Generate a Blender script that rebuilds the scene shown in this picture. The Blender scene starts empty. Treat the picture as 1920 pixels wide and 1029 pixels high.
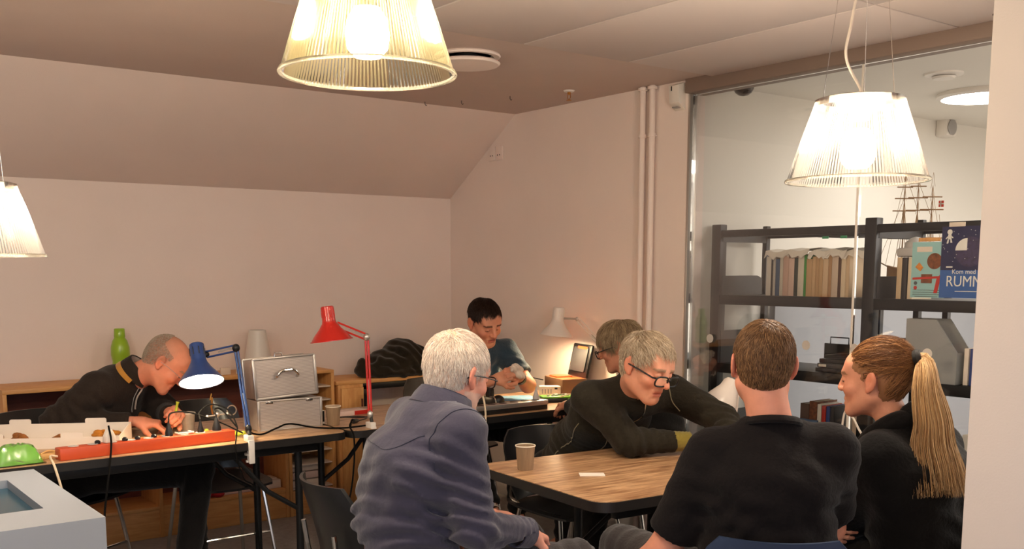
import bpy, bmesh, math, random
import numpy as np
from mathutils import Vector, Matrix
random.seed(7); RNG = np.random.default_rng(7)
S = bpy.context.scene
C = S.collection
PI = math.pi
# ------------------------------------------------------------------ camera, world, light, exposure
cam_d = bpy.data.cameras.new('camera'); cam = bpy.data.objects.new('camera', cam_d); C.objects.link(cam)
cam.location = (0, 0, 1.45)
cam.rotation_euler = (PI/2 - math.atan(255/1900), 0, -math.radians(37.3))
cam_d.sensor_width = 36; cam_d.lens = 36*1900/1920; cam_d.shift_y = (760-514.5)/1920
cam_d.clip_start = .05
S.camera = cam
vs = S.view_settings
vs.view_transform = 'Standard'; vs.look = 'None'; vs.gamma = 1; vs.use_curve_mapping = False
vs.exposure = 1.13
w = bpy.data.worlds.new('world'); S.world = w; w.use_nodes = True
w.node_tree.nodes['Background'].inputs[0].default_value = (.62, .75, 1, 1)
w.node_tree.nodes['Background'].inputs[1].default_value = .35
def area(name, loc, rot, sx, sy, power, col):
    d = bpy.data.lights.new(name, 'AREA'); d.shape = 'RECTANGLE'; d.size = sx; d.size_y = sy; d.energy = power; d.color = col
    o = bpy.data.objects.new(name, d); C.objects.link(o); o.location = loc; o.rotation_euler = rot
    return o
# daylight through the windows in the wall behind the camera, and unseen fill lights added under both ceilings
area('window_daylight', (-.6, -2.2, 1.5), (PI/2, 0, 0), 3.2, 1.3, 20, (.78, .88, 1.0))
area('room_ceiling_fill', (-.2, .9, 2.36), (0, 0, 0), 1.6, 2.4, 15, (1, .86, .72))  # added fill for the near room, no fixture hangs here
area('reading_room_fill', (5.9, .2, 2.33), (0, 0, 0), 2.4, 2.4, 98, (1, .93, .84))  # added fill besides the round ceiling light, evens out the wall
# ------------------------------------------------------------------ materials
M = {}
def lin(c): return tuple(((v/255)/12.92 if v/255 <= .04045 else ((v/255+.055)/1.055)**2.4) for v in c)
def mat(name, rgb, rough=.6, metal=0, var=.0, vscale=8, bump=0, bscale=40, stretch=None, coat=0, emit=None, estr=0, spec=.5, sheen=0, attr=None, alpha=1):
    """rgb in sRGB 0-255; var: noise value variation; bump: fine relief"""
    m = bpy.data.materials.new(name); m.use_nodes = True; nt = m.node_tree; b = nt.nodes['Principled BSDF']
    col = lin(rgb)
    b.inputs['Base Color'].default_value = (*col, 1); b.inputs['Roughness'].default_value = rough
    b.inputs['Metallic'].default_value = metal; b.inputs['Specular IOR Level'].default_value = spec
    if coat: b.inputs['Coat Weight'].default_value = coat; b.inputs['Coat Roughness'].default_value = .15
    if sheen: b.inputs['Sheen Weight'].default_value = sheen; b.inputs['Sheen Roughness'].default_value = .5
    if emit: b.inputs['Emission Color'].default_value = (*emit, 1); b.inputs['Emission Strength'].default_value = estr
    tc = nt.nodes.new('ShaderNodeTexCoord'); mp = nt.nodes.new('ShaderNodeMapping')
    nt.links.new(tc.outputs['Object'], mp.inputs['Vector'])
    if stretch: mp.inputs['Scale'].default_value = stretch
    src = None
    if attr:
        a = nt.nodes.new('ShaderNodeAttribute'); a.attribute_name = attr; src = a.outputs['Color']
        nt.links.new(src, b.inputs['Base Color'])
    if var:
        n = nt.nodes.new('ShaderNodeTexNoise'); n.inputs['Scale'].default_value = vscale; n.inputs['Detail'].default_value = 5
        nt.links.new(mp.outputs[0], n.inputs['Vector'])
        r = nt.nodes.new('ShaderNodeMapRange'); r.inputs['From Min'].default_value = .3; r.inputs['From Max'].default_value = .7
        r.inputs['To Min'].default_value = 1-var; r.inputs['To Max'].default_value = 1+var
        nt.links.new(n.outputs['Fac'], r.inputs['Value'])
        mx = nt.nodes.new('ShaderNodeVectorMath'); mx.operation = 'SCALE'
        if src: nt.links.new(src, mx.inputs[0])
        else: mx.inputs[0].default_value = col
        nt.links.new(r.outputs[0], mx.inputs['Scale']); nt.links.new(mx.outputs[0], b.inputs['Base Color'])
    if bump:
        n2 = nt.nodes.new('ShaderNodeTexNoise'); n2.inputs['Scale'].default_value = bscale; n2.inputs['Detail'].default_value = 4
        nt.links.new(mp.outputs[0], n2.inputs['Vector'])
        bp = nt.nodes.new('ShaderNodeBump'); bp.inputs['Strength'].default_value = bump; bp.inputs['Distance'].default_value = .01
        nt.links.new(n2.outputs['Fac'], bp.inputs['Height']); nt.links.new(bp.outputs[0], b.inputs['Normal'])
    M[name] = m
    return m
def wood(name, c1, c2, scale=(2, 26, 26), rough=.45, coat=0):
    m = bpy.data.materials.new(name); m.use_nodes = True; nt = m.node_tree; b = nt.nodes['Principled BSDF']
    tc = nt.nodes.new('ShaderNodeTexCoord'); mp = nt.nodes.new('ShaderNodeMapping'); mp.inputs['Scale'].default_value = scale
    nt.links.new(tc.outputs['Object'], mp.inputs['Vector'])
    n = nt.nodes.new('ShaderNodeTexNoise'); n.inputs['Scale'].default_value = 1.6; n.inputs['Detail'].default_value = 7; n.inputs['Roughness'].default_value = .65
    n.inputs['Distortion'].default_value = .6
    nt.links.new(mp.outputs[0], n.inputs['Vector'])
    cr = nt.nodes.new('ShaderNodeValToRGB'); e = cr.color_ramp.elements
    e[0].position = .36; e[0].color = (*lin(c2), 1); e[1].position = .62; e[1].color = (*lin(c1), 1)
    nt.links.new(n.outputs['Fac'], cr.inputs['Fac']); nt.links.new(cr.outputs['Color'], b.inputs['Base Color'])
    b.inputs['Roughness'].default_value = rough
    if coat: b.inputs['Coat Weight'].default_value = coat; b.inputs['Coat Roughness'].default_value = .2
    M[name] = m
def glassy(name, tint=(1, 1, 1), refl=.05, rough=.02):
    m = bpy.data.materials.new(name); m.use_nodes = True; nt = m.node_tree; nt.nodes.remove(nt.nodes['Principled BSDF'])
    out = nt.nodes['Material Output']; t = nt.nodes.new('ShaderNodeBsdfTransparent'); t.inputs[0].default_value = (*tint, 1)
    g = nt.nodes.new('ShaderNodeBsdfGlossy'); g.inputs['Roughness'].default_value = rough
    fr = nt.nodes.new('ShaderNodeFresnel'); fr.inputs['IOR'].default_value = 1.45
    mx = nt.nodes.new('ShaderNodeMixShader'); nt.links.new(fr.outputs[0], mx.inputs[0])
    nt.links.new(t.outputs[0], mx.inputs[1]); nt.links.new(g.outputs[0], mx.inputs[2]); nt.links.new(mx.outputs[0], out.inputs['Surface'])
    M[name] = m
def shade_mat(name, tint, transl=.2, ribs=0):
    """clear ribbed plastic: mostly see-through, partly diffusing; ribs vary the see-through share round the axis"""
    m = bpy.data.materials.new(name); m.use_nodes = True; nt = m.node_tree; nt.nodes.remove(nt.nodes['Principled BSDF'])
    out = nt.nodes['Material Output']
    t = nt.nodes.new('ShaderNodeBsdfTransparent'); t.inputs[0].default_value = (*[.55+.4*c for c in tint], 1)
    tl = nt.nodes.new('ShaderNodeBsdfTranslucent'); tl.inputs[0].default_value = (*tint, 1)
    df = nt.nodes.new('ShaderNodeBsdfDiffuse'); df.inputs[0].default_value = (*tint, 1)
    g = nt.nodes.new('ShaderNodeBsdfGlossy'); g.inputs['Roughness'].default_value = .12
    a = nt.nodes.new('ShaderNodeMixShader'); a.inputs[0].default_value = .4
    nt.links.new(tl.outputs[0], a.inputs[1]); nt.links.new(df.outputs[0], a.inputs[2])
    b = nt.nodes.new('ShaderNodeMixShader'); b.inputs[0].default_value = transl
    nt.links.new(t.outputs[0], b.inputs[1]); nt.links.new(a.outputs[0], b.inputs[2])
    if ribs:
        tc = nt.nodes.new('ShaderNodeTexCoord'); gr = nt.nodes.new('ShaderNodeTexGradient'); gr.gradient_type = 'RADIAL'; nt.links.new(tc.outputs['Object'], gr.inputs[0])
        mu = nt.nodes.new('ShaderNodeMath'); mu.operation = 'MULTIPLY'; mu.inputs[1].default_value = ribs*2*PI; nt.links.new(gr.outputs['Fac'], mu.inputs[0])
        sn = nt.nodes.new('ShaderNodeMath'); sn.operation = 'SINE'; nt.links.new(mu.outputs[0], sn.inputs[0])
        mr = nt.nodes.new('ShaderNodeMapRange'); mr.inputs['From Min'].default_value = -1; mr.inputs['To Min'].default_value = transl*.1; mr.inputs['To Max'].default_value = transl*2.4
        nt.links.new(sn.outputs[0], mr.inputs['Value']); nt.links.new(mr.outputs[0], b.inputs[0])
    fr = nt.nodes.new('ShaderNodeFresnel'); fr.inputs['IOR'].default_value = 1.4
    c = nt.nodes.new('ShaderNodeMixShader'); nt.links.new(fr.outputs[0], c.inputs[0])
    nt.links.new(b.outputs[0], c.inputs[1]); nt.links.new(g.outputs[0], c.inputs[2]); nt.links.new(c.outputs[0], out.inputs['Surface'])
    M[name] = m
def emitter(name, col, strength):
    m = bpy.data.materials.new(name); m.use_nodes = True; nt = m.node_tree; nt.nodes.remove(nt.nodes['Principled BSDF'])
    e = nt.nodes.new('ShaderNodeEmission'); e.inputs[0].default_value = (*col, 1); e.inputs[1].default_value = strength
    nt.links.new(e.outputs[0], nt.nodes['Material Output'].inputs['Surface']); M[name] = m

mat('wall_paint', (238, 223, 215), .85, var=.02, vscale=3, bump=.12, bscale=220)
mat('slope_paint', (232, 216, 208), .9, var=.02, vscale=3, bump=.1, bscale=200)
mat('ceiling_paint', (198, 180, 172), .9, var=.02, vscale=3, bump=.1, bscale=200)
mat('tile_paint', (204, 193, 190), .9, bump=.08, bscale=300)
mat('groove', (120, 108, 100), .9)
mat('pillar_paint', (220, 210, 206), .7, bump=.05, bscale=200)
mat('taupe', (130, 112, 102), .6)
mat('cool_wall', (226, 222, 214), .85, bump=.06, bscale=200)
mat('carpet', (150, 145, 141), .95, var=.12, vscale=30, bump=.4, bscale=300)
mat('white_metal', (225, 220, 214), .35)
mat('white_plastic', (228, 222, 214), .4)
mat('grey_plastic', (150, 148, 146), .45)
mat('black_plastic', (18, 18, 19), .4)
mat('black_matte', (14, 13, 13), .65, var=.1, vscale=20)
mat('black_steel', (24, 25, 27), .42, metal=.3)
mat('black_edge', (22, 19, 18), .5)
mat('chrome', (205, 203, 200), .18, metal=1)
mat('aluminium', (205, 200, 194), .35, metal=.85)
mat('brass', (190, 130, 60), .35, metal=.9)
wood('table_wood', (214, 174, 132), (142, 100, 68), (3.2, 30, 30), .36, .25)
wood('birch', (222, 166, 100), (204, 142, 78), (24, 24, 3), .5)
wood('birch_h', (226, 170, 106), (208, 148, 84), (2.5, 24, 24), .5)
wood('mahogany', (112, 52, 36), (92, 40, 28), (3, 20, 20), .5)
glassy('glass'); glassy('clear_film', (.97, .98, .97))
# ------------------------------------------------------------------ mesh helpers
class MB:
    """collects shapes into one mesh"""
    def __init__(s): s.v = []; s.f = []
    def add(s, vs, fs, T=None):
        o = len(s.v)
        if T is not None: vs = [T @ Vector(p) for p in vs]
        s.v += [tuple(p) for p in vs]; s.f += [tuple(i+o for i in f) for f in fs]; return s
    def box(s, c, d, bev=0, T=None, seg=2):
        bm = bmesh.new(); bmesh.ops.create_cube(bm, size=1)
        for v in bm.verts: v.co = Vector((v.co.x*d[0], v.co.y*d[1], v.co.z*d[2]))
        if bev: bmesh.ops.bevel(bm, geom=list(bm.edges), offset=bev, segments=seg, affect='EDGES', profile=.5)
        bm.verts.ensure_lookup_table(); bm.verts.index_update()
        s.add([Vector(c)+v.co if T is None else T @ (Vector(c)+v.co) for v in bm.verts], [[v.index for v in f.verts] for f in bm.faces]); bm.free(); return s
    def prism(s, poly, z0, z1, T=None, bev=0):
        bm = bmesh.new(); vs = [bm.verts.new((p[0], p[1], z0)) for p in poly]; f = bm.faces.new(vs)
        r = bmesh.ops.extrude_face_region(bm, geom=[f]); nv = [g for g in r['geom'] if isinstance(g, bmesh.types.BMVert)]
        for v in nv: v.co.z = z1
        bmesh.ops.recalc_face_normals(bm, faces=list(bm.faces))
        if bev: bmesh.ops.bevel(bm, geom=list(bm.edges), offset=bev, segments=2, affect='EDGES', profile=.5)
        bm.verts.index_update()
        s.add([v.co.copy() for v in bm.verts], [[v.index for v in f.verts] for f in bm.faces], T); bm.free(); return s
    def lathe(s, prof, n=32, T=None, rib=0, nrib=0):
        vs = []; fs = []
        for (r, z) in prof:
            for i in range(n):
                a = 2*PI*i/n; rr = r + (rib if nrib and (i % 2) else 0)
                vs.append(Vector((rr*math.cos(a), rr*math.sin(a), z)))
        for j in range(len(prof)-1):
            for i in range(n):
                a, b = j*n+i, j*n+(i+1) % n; fs.append((a, b, b+n, a+n))
        return s.add(vs, fs, T)
    def tube(s, pts, r, n=8, T=None, cap=True, flat=1):
        pts = [Vector(p) for p in pts]; m = len(pts); rs = r if isinstance(r, (list, tuple)) else [r]*m
        vs = []; fs = []; up = None
        for i, p in enumerate(pts):
            t = (pts[min(i+1, m-1)]-pts[max(i-1, 0)]).normalized()
            if up is None: up = t.orthogonal().normalized()
            up = (up - t*up.dot(t));
            if up.length < 1e-6: up = t.orthogonal()
            up.normalize(); sd = t.cross(up)
            for k in range(n):
                a = 2*PI*k/n; vs.append(p + (up*math.cos(a) + sd*math.sin(a)*flat)*rs[i])
        for i in range(m-1):
            for k in range(n):
                a, b = i*n+k, i*n+(k+1) % n; fs.append((a, b, b+n, a+n))
        if cap: fs.append(tuple(range(n-1, -1, -1))); fs.append(tuple((m-1)*n+k for k in range(n)))
        return s.add(vs, fs, T)
    def ball(s, c, r, n=16, T=None):
        r = r if isinstance(r, (tuple, list)) else (r, r, r); vs = []; fs = []; m = n//2
        for j in range(1, m):
            for i in range(n):
                a, b = 2*PI*i/n, PI*j/m; vs.append(Vector((c[0]+r[0]*math.cos(a)*math.sin(b), c[1]+r[1]*math.sin(a)*math.sin(b), c[2]+r[2]*math.cos(b))))
        for j in range(m-2):
            for i in range(n): a, b = j*n+i, j*n+(i+1) % n; fs.append((a, a+n, b+n, b))
        vs.append(Vector((c[0], c[1], c[2]+r[2]))); vs.append(Vector((c[0], c[1], c[2]-r[2]))); t = len(vs)
        for i in range(n): fs.append((t-2, i, (i+1) % n)); fs.append((t-1, (m-2)*n+(i+1) % n, (m-2)*n+i))
        return s.add(vs, fs, T)
    def build(s, name, m, parent=None, smooth=None):
        me = bpy.data.meshes.new(name); me.from_pydata(s.v, [], s.f); me.update()
        o = bpy.data.objects.new(name, me); C.objects.link(o)
        me.materials.append(M[m] if isinstance(m, str) else m)
        if smooth is None: smooth = 35
        if smooth: shade(me, smooth)
        if parent is not None: o.parent = parent
        return o
def shade(me, deg):
    for p in me.polygons: p.use_smooth = True
    try: me.set_sharp_from_angle(angle=math.radians(deg))
    except Exception: pass
def tag(o, label, cat, group=None):
    o['label'] = label; o['category'] = cat
    if group: o['group'] = group
    return o
def thing(name, label, cat, loc=(0, 0, 0), rz=0, group=None):
    o = bpy.data.objects.new(name, None); C.objects.link(o); o.location = loc; o.rotation_euler = (0, 0, rz); o.empty_display_size = .1
    return tag(o, label, cat, group)
def place(o, loc, rz=0): o.location = loc; o.rotation_euler = (0, 0, rz); return o
def struct(name, mb, m, parent=None, label=None):
    o = mb.build(name, m, parent)
    if parent is None: o['kind'] = 'structure'
    if label: o['label'] = label
    return o
def dup(root, loc, rz, label):
    r = root.copy(); C.objects.link(r); r.location = loc; r.rotation_euler = (0, 0, rz); r['label'] = label
    for ch in list(root.children):
        c = ch.copy(); C.objects.link(c); c.parent = r
        for g in ch.children: d = g.copy(); C.objects.link(d); d.parent = c
    return r
def spline(pts, n=8):
    """Catmull-Rom through points"""
    P = [Vector(p) for p in pts]; P = [P[0]*2-P[1]] + P + [P[-1]*2-P[-2]]; out = []
    for i in range(1, len(P)-2):
        a, b, c, d = P[i-1:i+3]
        for k in range(n):
            t = k/n; out.append(.5*((2*b)+(c-a)*t+(2*a-5*b+4*c-d)*t*t+(3*b-a-3*c+d)*t**3))
    out.append(P[-2]); return out
def RT(loc=(0, 0, 0), rz=0, rx=0, ry=0): return Matrix.Translation(loc) @ Matrix.Rotation(rz, 4, 'Z') @ Matrix.Rotation(ry, 4, 'Y') @ Matrix.Rotation(rx, 4, 'X')
def along(a, b):
    """matrix putting +Z along a->b, origin at a"""
    a = Vector(a); d = (Vector(b)-a); return Matrix.Translation(a) @ d.to_track_quat('Z', 'Y').to_matrix().to_4x4()
def text(body, name, m, size, T, parent, extrude=.0006, align='CENTER'):
    cu = bpy.data.curves.new(name, 'FONT'); cu.body = body; cu.size = size; cu.extrude = extrude; cu.align_x = align; cu.resolution_u = 3
    t = bpy.data.objects.new(name+'_src', cu); C.objects.link(t)
    dg = bpy.context.evaluated_depsgraph_get(); dg.update(); me = bpy.data.meshes.new_from_object(t.evaluated_get(dg)); me.name = name
    bpy.data.objects.remove(t); me.transform(T); o = bpy.data.objects.new(name, me); C.objects.link(o); me.materials.clear(); me.materials.append(M[m]); o.parent = parent
    return o
# ------------------------------------------------------------------ the setting
CZ = 2.39; XW = 3.88; YW = 5.78
struct('floor', MB().box((2.6, 1.5, -.05), (10.4, 8.8, .1)), 'carpet')
o = struct('wall_left', MB().box((.7, YW+.05, .96), (6.6, .1, 1.92)), 'wall_paint')
o['label'] = 'low white knee wall under the sloping ceiling'
slope = MB().prism([(5.06, CZ), (YW, 1.92), (YW+.1, 1.92), (YW+.1, 2.02), (5.1, CZ+.1)], -2.6, 4.0, Matrix(((0, 0, 1, 0), (1, 0, 0, 0), (0, 1, 0, 0), (0, 0, 0, 1))))
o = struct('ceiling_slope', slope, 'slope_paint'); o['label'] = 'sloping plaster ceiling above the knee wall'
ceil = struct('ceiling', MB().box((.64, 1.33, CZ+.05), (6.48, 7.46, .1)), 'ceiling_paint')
tx = [3.9-.605*k for k in range(6)]; ty = [3.46, 2.2, .94]
for i in range(5):
    for j in range(2):
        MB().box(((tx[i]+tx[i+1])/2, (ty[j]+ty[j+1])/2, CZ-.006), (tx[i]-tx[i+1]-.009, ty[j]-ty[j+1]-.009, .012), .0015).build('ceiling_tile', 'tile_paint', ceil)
# wall with the pipes, then the glass partition
struct('wall_right', MB().box((XW+.06, (3.63+YW)/2, CZ/2), (.12, YW-3.63, CZ)), 'wall_paint')
struct('wall_partition_end', MB().box((XW+.06, -.2, CZ/2), (.12, 1.0, CZ)), 'wall_paint')
struct('trim_1', MB().box((XW+.04, 1.97, 2.356), (.14, 3.32, .07), .004), 'taupe', label='taupe lintel above the glass partition')
struct('trim_2', MB().box((XW+.02, 3.622, 1.16), (.05, .014, 2.32), .003), 'aluminium', label='slim aluminium edge profile of the glass')
struct('trim_3', MB().box((XW+.02, 1.97, .02), (.05, 3.30, .04), .003), 'aluminium', label='aluminium floor rail under the glass')
mat('frost_dot', (205, 200, 194), .6)
for n, (y0, y1, dots) in enumerate(((2.652, 3.614, (3.462, 3.17, 2.881)), (1.668, 2.640, (2.677-.05, 2.282, 1.95)), (.32, 1.656, (1.5, 1.1, .7)))):
    wn = struct('window_%d' % (n+1), MB().box((XW+.02, (y0+y1)/2, 1.18), (.01, y1-y0, 2.27)), 'glass')
    wn['label'] = ['clear glass partition pane nearest the pipes', 'clear glass partition pane before the posters', 'clear glass partition pane beside the pillar'][n]
    for y in dots: MB().lathe([(0, 0), (.022, 0), (.022, .0012), (0, .0012)], 24, RT((XW+.012, y, 1.105), 0, 0, PI/2)).build('safety_dot', 'frost_dot', wn)
struct('trim_4', MB().box((XW+.02, 2.646, 1.18), (.016, .010, 2.27), .002), 'white_plastic', label='pale sealing strip between two glass panes')
struct('trim_5', MB().box((XW+.02, 1.662, 1.18), (.016, .010, 2.27), .002), 'white_plastic', label='sealing strip of the last glass pane')
struct('baseboard_right', MB().box((XW-.008, (3.64+YW)/2, .05), (.016, YW-3.64, .1), .003), 'white_metal')
struct('baseboard_left', MB().box((.7, YW-.008, .05), (6.3, .016, .1), .003), 'white_metal')
# pale pillar close to the camera
struct("wall_pillar", MB().box((2.476, .846, CZ/2), (.5, .7, CZ), .006), 'pillar_paint')
# far side of the room, behind the camera, with its windows
struct('wall_back', MB().box((.7, -2.55, .42), (6.5, .1, .84)).box((.7, -2.55, 2.28), (6.5, .1, .22)).box((-2.3, -2.55, 1.5), (.5, .1, 1.34)).box((2.6, -2.55, 1.5), (2.7, .1, 1.34)), 'wall_paint')
struct('wall_side', MB().box((-2.55, 1.62, CZ/2), (.1, 8.44, CZ)), 'wall_paint')
# reading room beyond the glass
struct('wall_reading_room', MB().box((5.95, 3.70, 1.2), (3.9, .1, 2.4)), 'cool_wall')
struct('wall_reading_room_end', MB().box((7.85, .6, 1.2), (.1, 6.1, 2.4)), 'cool_wall')
struct('wall_reading_room_back', MB().box((5.95, -2.4, 1.2), (3.7, .1, 2.4)), 'cool_wall')
struct('ceiling_reading_room', MB().box((5.9, .62, CZ+.05), (3.9, 6.2, .1)), 'cool_wall')

# ------------------------------------------------------------------ fixtures on walls and ceiling
for i, (y, lab) in enumerate(((3.921, 'left of the two white vertical heating pipes on the wall'), (3.851, 'right of the two white vertical heating pipes on the wall'))):
    t = thing('heating_pipe', lab, 'pipe', (XW-.035, y, 0), 0, 'white wall pipes')
    MB().tube([(0, 0, .0), (0, 0, CZ)], .016, 14).build('pipe', 'wall_paint', t)
    MB().lathe([(.016, 0), (.026, 0), (.026, .014), (.016, .018)], 18, RT((0, 0, CZ-.02))).build('collar', 'wall_paint', t)
    MB().tube([(.034, 0, 2.14), (0, 0, 2.14)], .006, 8).lathe([(.0165, -.008), (.021, -.008), (.021, .008), (.0165, .008)], 16, RT((0, 0, 2.14))).build('clip', 'wall_paint', t)
t = thing('motion_sensor', 'white alarm motion sensor high on the wall beside the glass', 'sensor', (XW, 3.685, 2.245))
MB().prism([(0, 0), (-.05, .035), (-.055, .12), (-.02, .132), (0, .132)], -.035, .035, Matrix(((1, 0, 0, 0), (0, 0, 1, 0), (0, 1, 0, 0), (0, 0, 0, 1))), .004).build('housing', 'white_plastic', t)
MB().box((-.03, 0, .014), (.032, .034, .006), .002, RT((0, 0, 0), 0, 0, .0)).build('lens', 'grey_plastic', t)
MB().box((-.0565, .012, .105), (.003, .006, .022), .001).build('indicator', 'black_plastic', t)
for i, (y, lab) in enumerate(((5.291, 'left socket of the pair high on the wall'), (5.216, 'right socket of the pair high on the wall'))):
    t = thing('wall_socket', lab, 'socket', (XW, y, 2.172), 0, 'sockets high on the wall')
    MB().box((-.006, 0, 0), (.012, .07, .085), .004).build('plate', 'wall_paint', t)
    for k in (-1, 1): MB().lathe([(0, 0), (.004, 0), (.004, .001), (0, .001)], 10, RT((-.0125, k*.011, -.012), 0, 0, -PI/2)).build('hole', 'black_plastic', t)
t = thing('ceiling_vent', 'round white disc air vent on the ceiling behind the pendant lamp', 'vent', (2.66, 3.82, CZ))
MB().lathe([(0, 0), (.145, 0), (.15, -.006), (.145, -.012), (.12, -.012), (.11, 0)], 48).build('flange', 'wall_paint', t)
MB().lathe([(0, -.03), (.14, -.03), (.148, -.037), (.14, -.045), (0, -.048)], 48).build('disc', 'wall_paint', t)
MB().lathe([(0, -.028), (.05, -.028), (.05, -.001), (0, -.001)], 20).build('stem', 'black_matte', t)
t = thing('fire_sprinkler', 'small brass fire sprinkler under the ceiling near the pipes', 'sprinkler', (3.601, 4.228, CZ))
MB().lathe([(0, 0), (.03, 0), (.026, -.008), (.012, -.01), (0, -.01)], 24).build('rosette', 'white_metal', t)
MB().tube([(0, 0, -.008), (0, 0, -.022)], .009, 10).tube([(0, -.009, -.022), (0, -.012, -.036), (0, -.003, -.05)], .002, 6).tube([(0, .009, -.022), (0, .012, -.036), (0, .003, -.05)], .002, 6).build('frame', 'brass', t)
MB().lathe([(0, -.05), (.014, -.05), (.014, -.053), (0, -.053)], 16).build('deflector', 'brass', t)
for (x, y), lab in (((3.19, 5.0), 'small dark ceiling hook farthest left'), ((3.33, 4.84), 'small dark ceiling hook, middle of the three'), ((3.46, 4.56), 'small dark ceiling hook nearest the fire sprinkler')):
    tag(MB().tube([(x, y, CZ), (x, y, CZ-.014), (x+.004, y-.004, CZ-.022), (x+.008, y-.008, CZ-.018)], .0018, 6).build('ceiling_hook', 'black_steel'), lab, 'hook', 'ceiling hooks')
def sprinkler_near(x, y):
    t = thing('fire_sprinkler', 'dark fire sprinkler at the top edge beside the pillar', 'sprinkler', (x, y, CZ))
    MB().lathe([(0, 0), (.02, 0), (.018, -.008), (0, -.01)], 20).build('rosette', 'black_steel', t)
    MB().tube([(0, 0, -.008), (0, 0, -.03)], .006, 8).tube([(0, -.008, -.02), (0, -.01, -.034), (0, -.002, -.046)], .002, 6).build('frame', 'black_steel', t)
    MB().lathe([(0, -.046), (.013, -.046), (.013, -.05), (0, -.05)], 16).build('deflector', 'black_steel', t)
sprinkler_near(3.62, 1.93)
# reading-room fixtures
mat('dome_black', (20, 18, 18), .12)
t = thing('dome_camera', 'dark half-dome security camera behind the glass', 'camera', (4.08, 3.45, 2.39))
MB().lathe([(0, 0), (.062, 0), (.066, -.02), (.062, -.034), (0, -.034)], 28).build('base', 'grey_plastic', t)
MB().lathe([(.052, -.034), (.05, -.05), (.04, -.068), (.022, -.08), (0, -.084)], 28).build('dome', 'dome_black', t)
emitter('ceiling_lamp', (1, .95, .85), 9)
t = thing('ceiling_light', 'round glowing flush ceiling light in the reading room', 'ceiling light', (5.42, 2.93, 2.39))
MB().lathe([(0, 0), (.235, 0), (.24, -.02), (.225, -.03), (0, -.03)], 48).build('rim', 'white_metal', t)
MB().lathe([(0, -.032), (.21, -.031), (.218, -.029), (0, -.029)], 48).build('diffuser', 'ceiling_lamp', t)
t = thing('ceiling_vent', 'flat round white air valve on the reading room ceiling', 'vent', (4.74, 2.77, 2.39))
MB().lathe([(0, 0), (.09, 0), (.088, -.008), (.06, -.012), (0, -.012)], 36).build('flange', 'white_metal', t)
MB().lathe([(0, -.014), (.055, -.016), (.05, -.026), (0, -.028)], 32).build('disc', 'white_metal', t)
t = thing('wall_speaker', 'small white loudspeaker at the top of the reading room wall', 'speaker', (6.24, 3.65, 2.345))
MB().box((0, -.04, 0), (.12, .08, .11), .012).build('housing', 'white_plastic', t)
MB().lathe([(0, 0), (.045, 0), (.05, .008), (.042, .012), (0, .006)], 24, RT((-.01, -.08, 0), 0, PI/2)).build('grille', 'grey_plastic', t)

# ------------------------------------------------------------------ pendant lamps
shade_mat('ribbed_shade', (1, .95, .86), .05, 132); shade_mat('ribbed_shade_yellow', (1, .90, .50), .034, 132)
shade_mat('opal', (1, .93, .80), .10)
emitter('bulb_warm', (1, .84, .62), 138); emitter('bulb_neutral', (1, .84, .66), 98); emitter('bulb_dim', (1, .84, .66), 88)
mat('wire', (215, 205, 195), .5)
def pendant(loc, label, shade_m, bulb_m, R=.205, h=.238, top=.124):
    t = thing('pendant_lamp', label, 'pendant lamp', loc, 0, 'ribbed conical pendant lamps')   # loc = centre of the rim
    n = 264; a = MB()
    a.lathe([(R, .0), (R-.004, .004), (top+(R-top)*.5, h*.5), (top, h)], n, None, .0026, 1)
    a.build('shade', shade_m, t)
    MB().lathe([(R+.003, -.003), (R+.005, 0), (R+.003, .006), (R-.006, .004), (R-.006, -.002), (R+.003, -.003)], 64).build('rim', 'opal', t)
    MB().lathe([(0, h+.004), (top-.01, h+.004), (top+.004, h), (top+.006, h-.02), (top+.002, h-.02), (top-.004, h-.004), (0, h-.002)], 64).build('top_plate', 'opal', t)
    MB().lathe([(0, .035), (.03, .039), (.047, .058), (.052, .09), (.046, .125), (.03, .15), (0, .155)], 28).build('bulb', bulb_m, t)
    MB().lathe([(.0, h-.004), (.03, h-.004), (.03, h-.06), (0, h-.06)], 20).build('socket', 'white_plastic', t)
    zc = CZ - loc[2]
    cabl = spline([(0, 0, h), (.005, .004, h+.03), (-.035, .03, h+.12), (-.03, .02, h+.22), (0, 0, zc)], 8)
    MB().tube(cabl, .0042, 8).build('cable', 'wire', t)
    for k in range(3):
        q = 2*PI*k/3+.5; MB().tube([(top*.92*math.cos(q), top*.92*math.sin(q), h), (top*.5*math.cos(q), top*.5*math.sin(q), zc)], .0011, 5).build('suspension_wire', 'chrome', t)
    MB().lathe([(0, zc-.03), (.06, zc-.03), (.065, zc-.02), (.065, zc), (0, zc)], 28).build('ceiling_rose', 'white_metal', t)
    return t
pendant((1.227, 2.17, 1.905), 'large yellowish ribbed pendant lamp hanging at the top centre', 'ribbed_shade_yellow', 'bulb_warm')
pendant((2.70, 1.84, 1.712), 'white ribbed pendant lamp hanging in front of the glass partition', 'ribbed_shade', 'bulb_neutral')
pendant((.597, 3.455, 1.491), 'ribbed pendant lamp cut off by the left edge of the picture', 'ribbed_shade', 'bulb_dim', .187, .217, .113)

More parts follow.
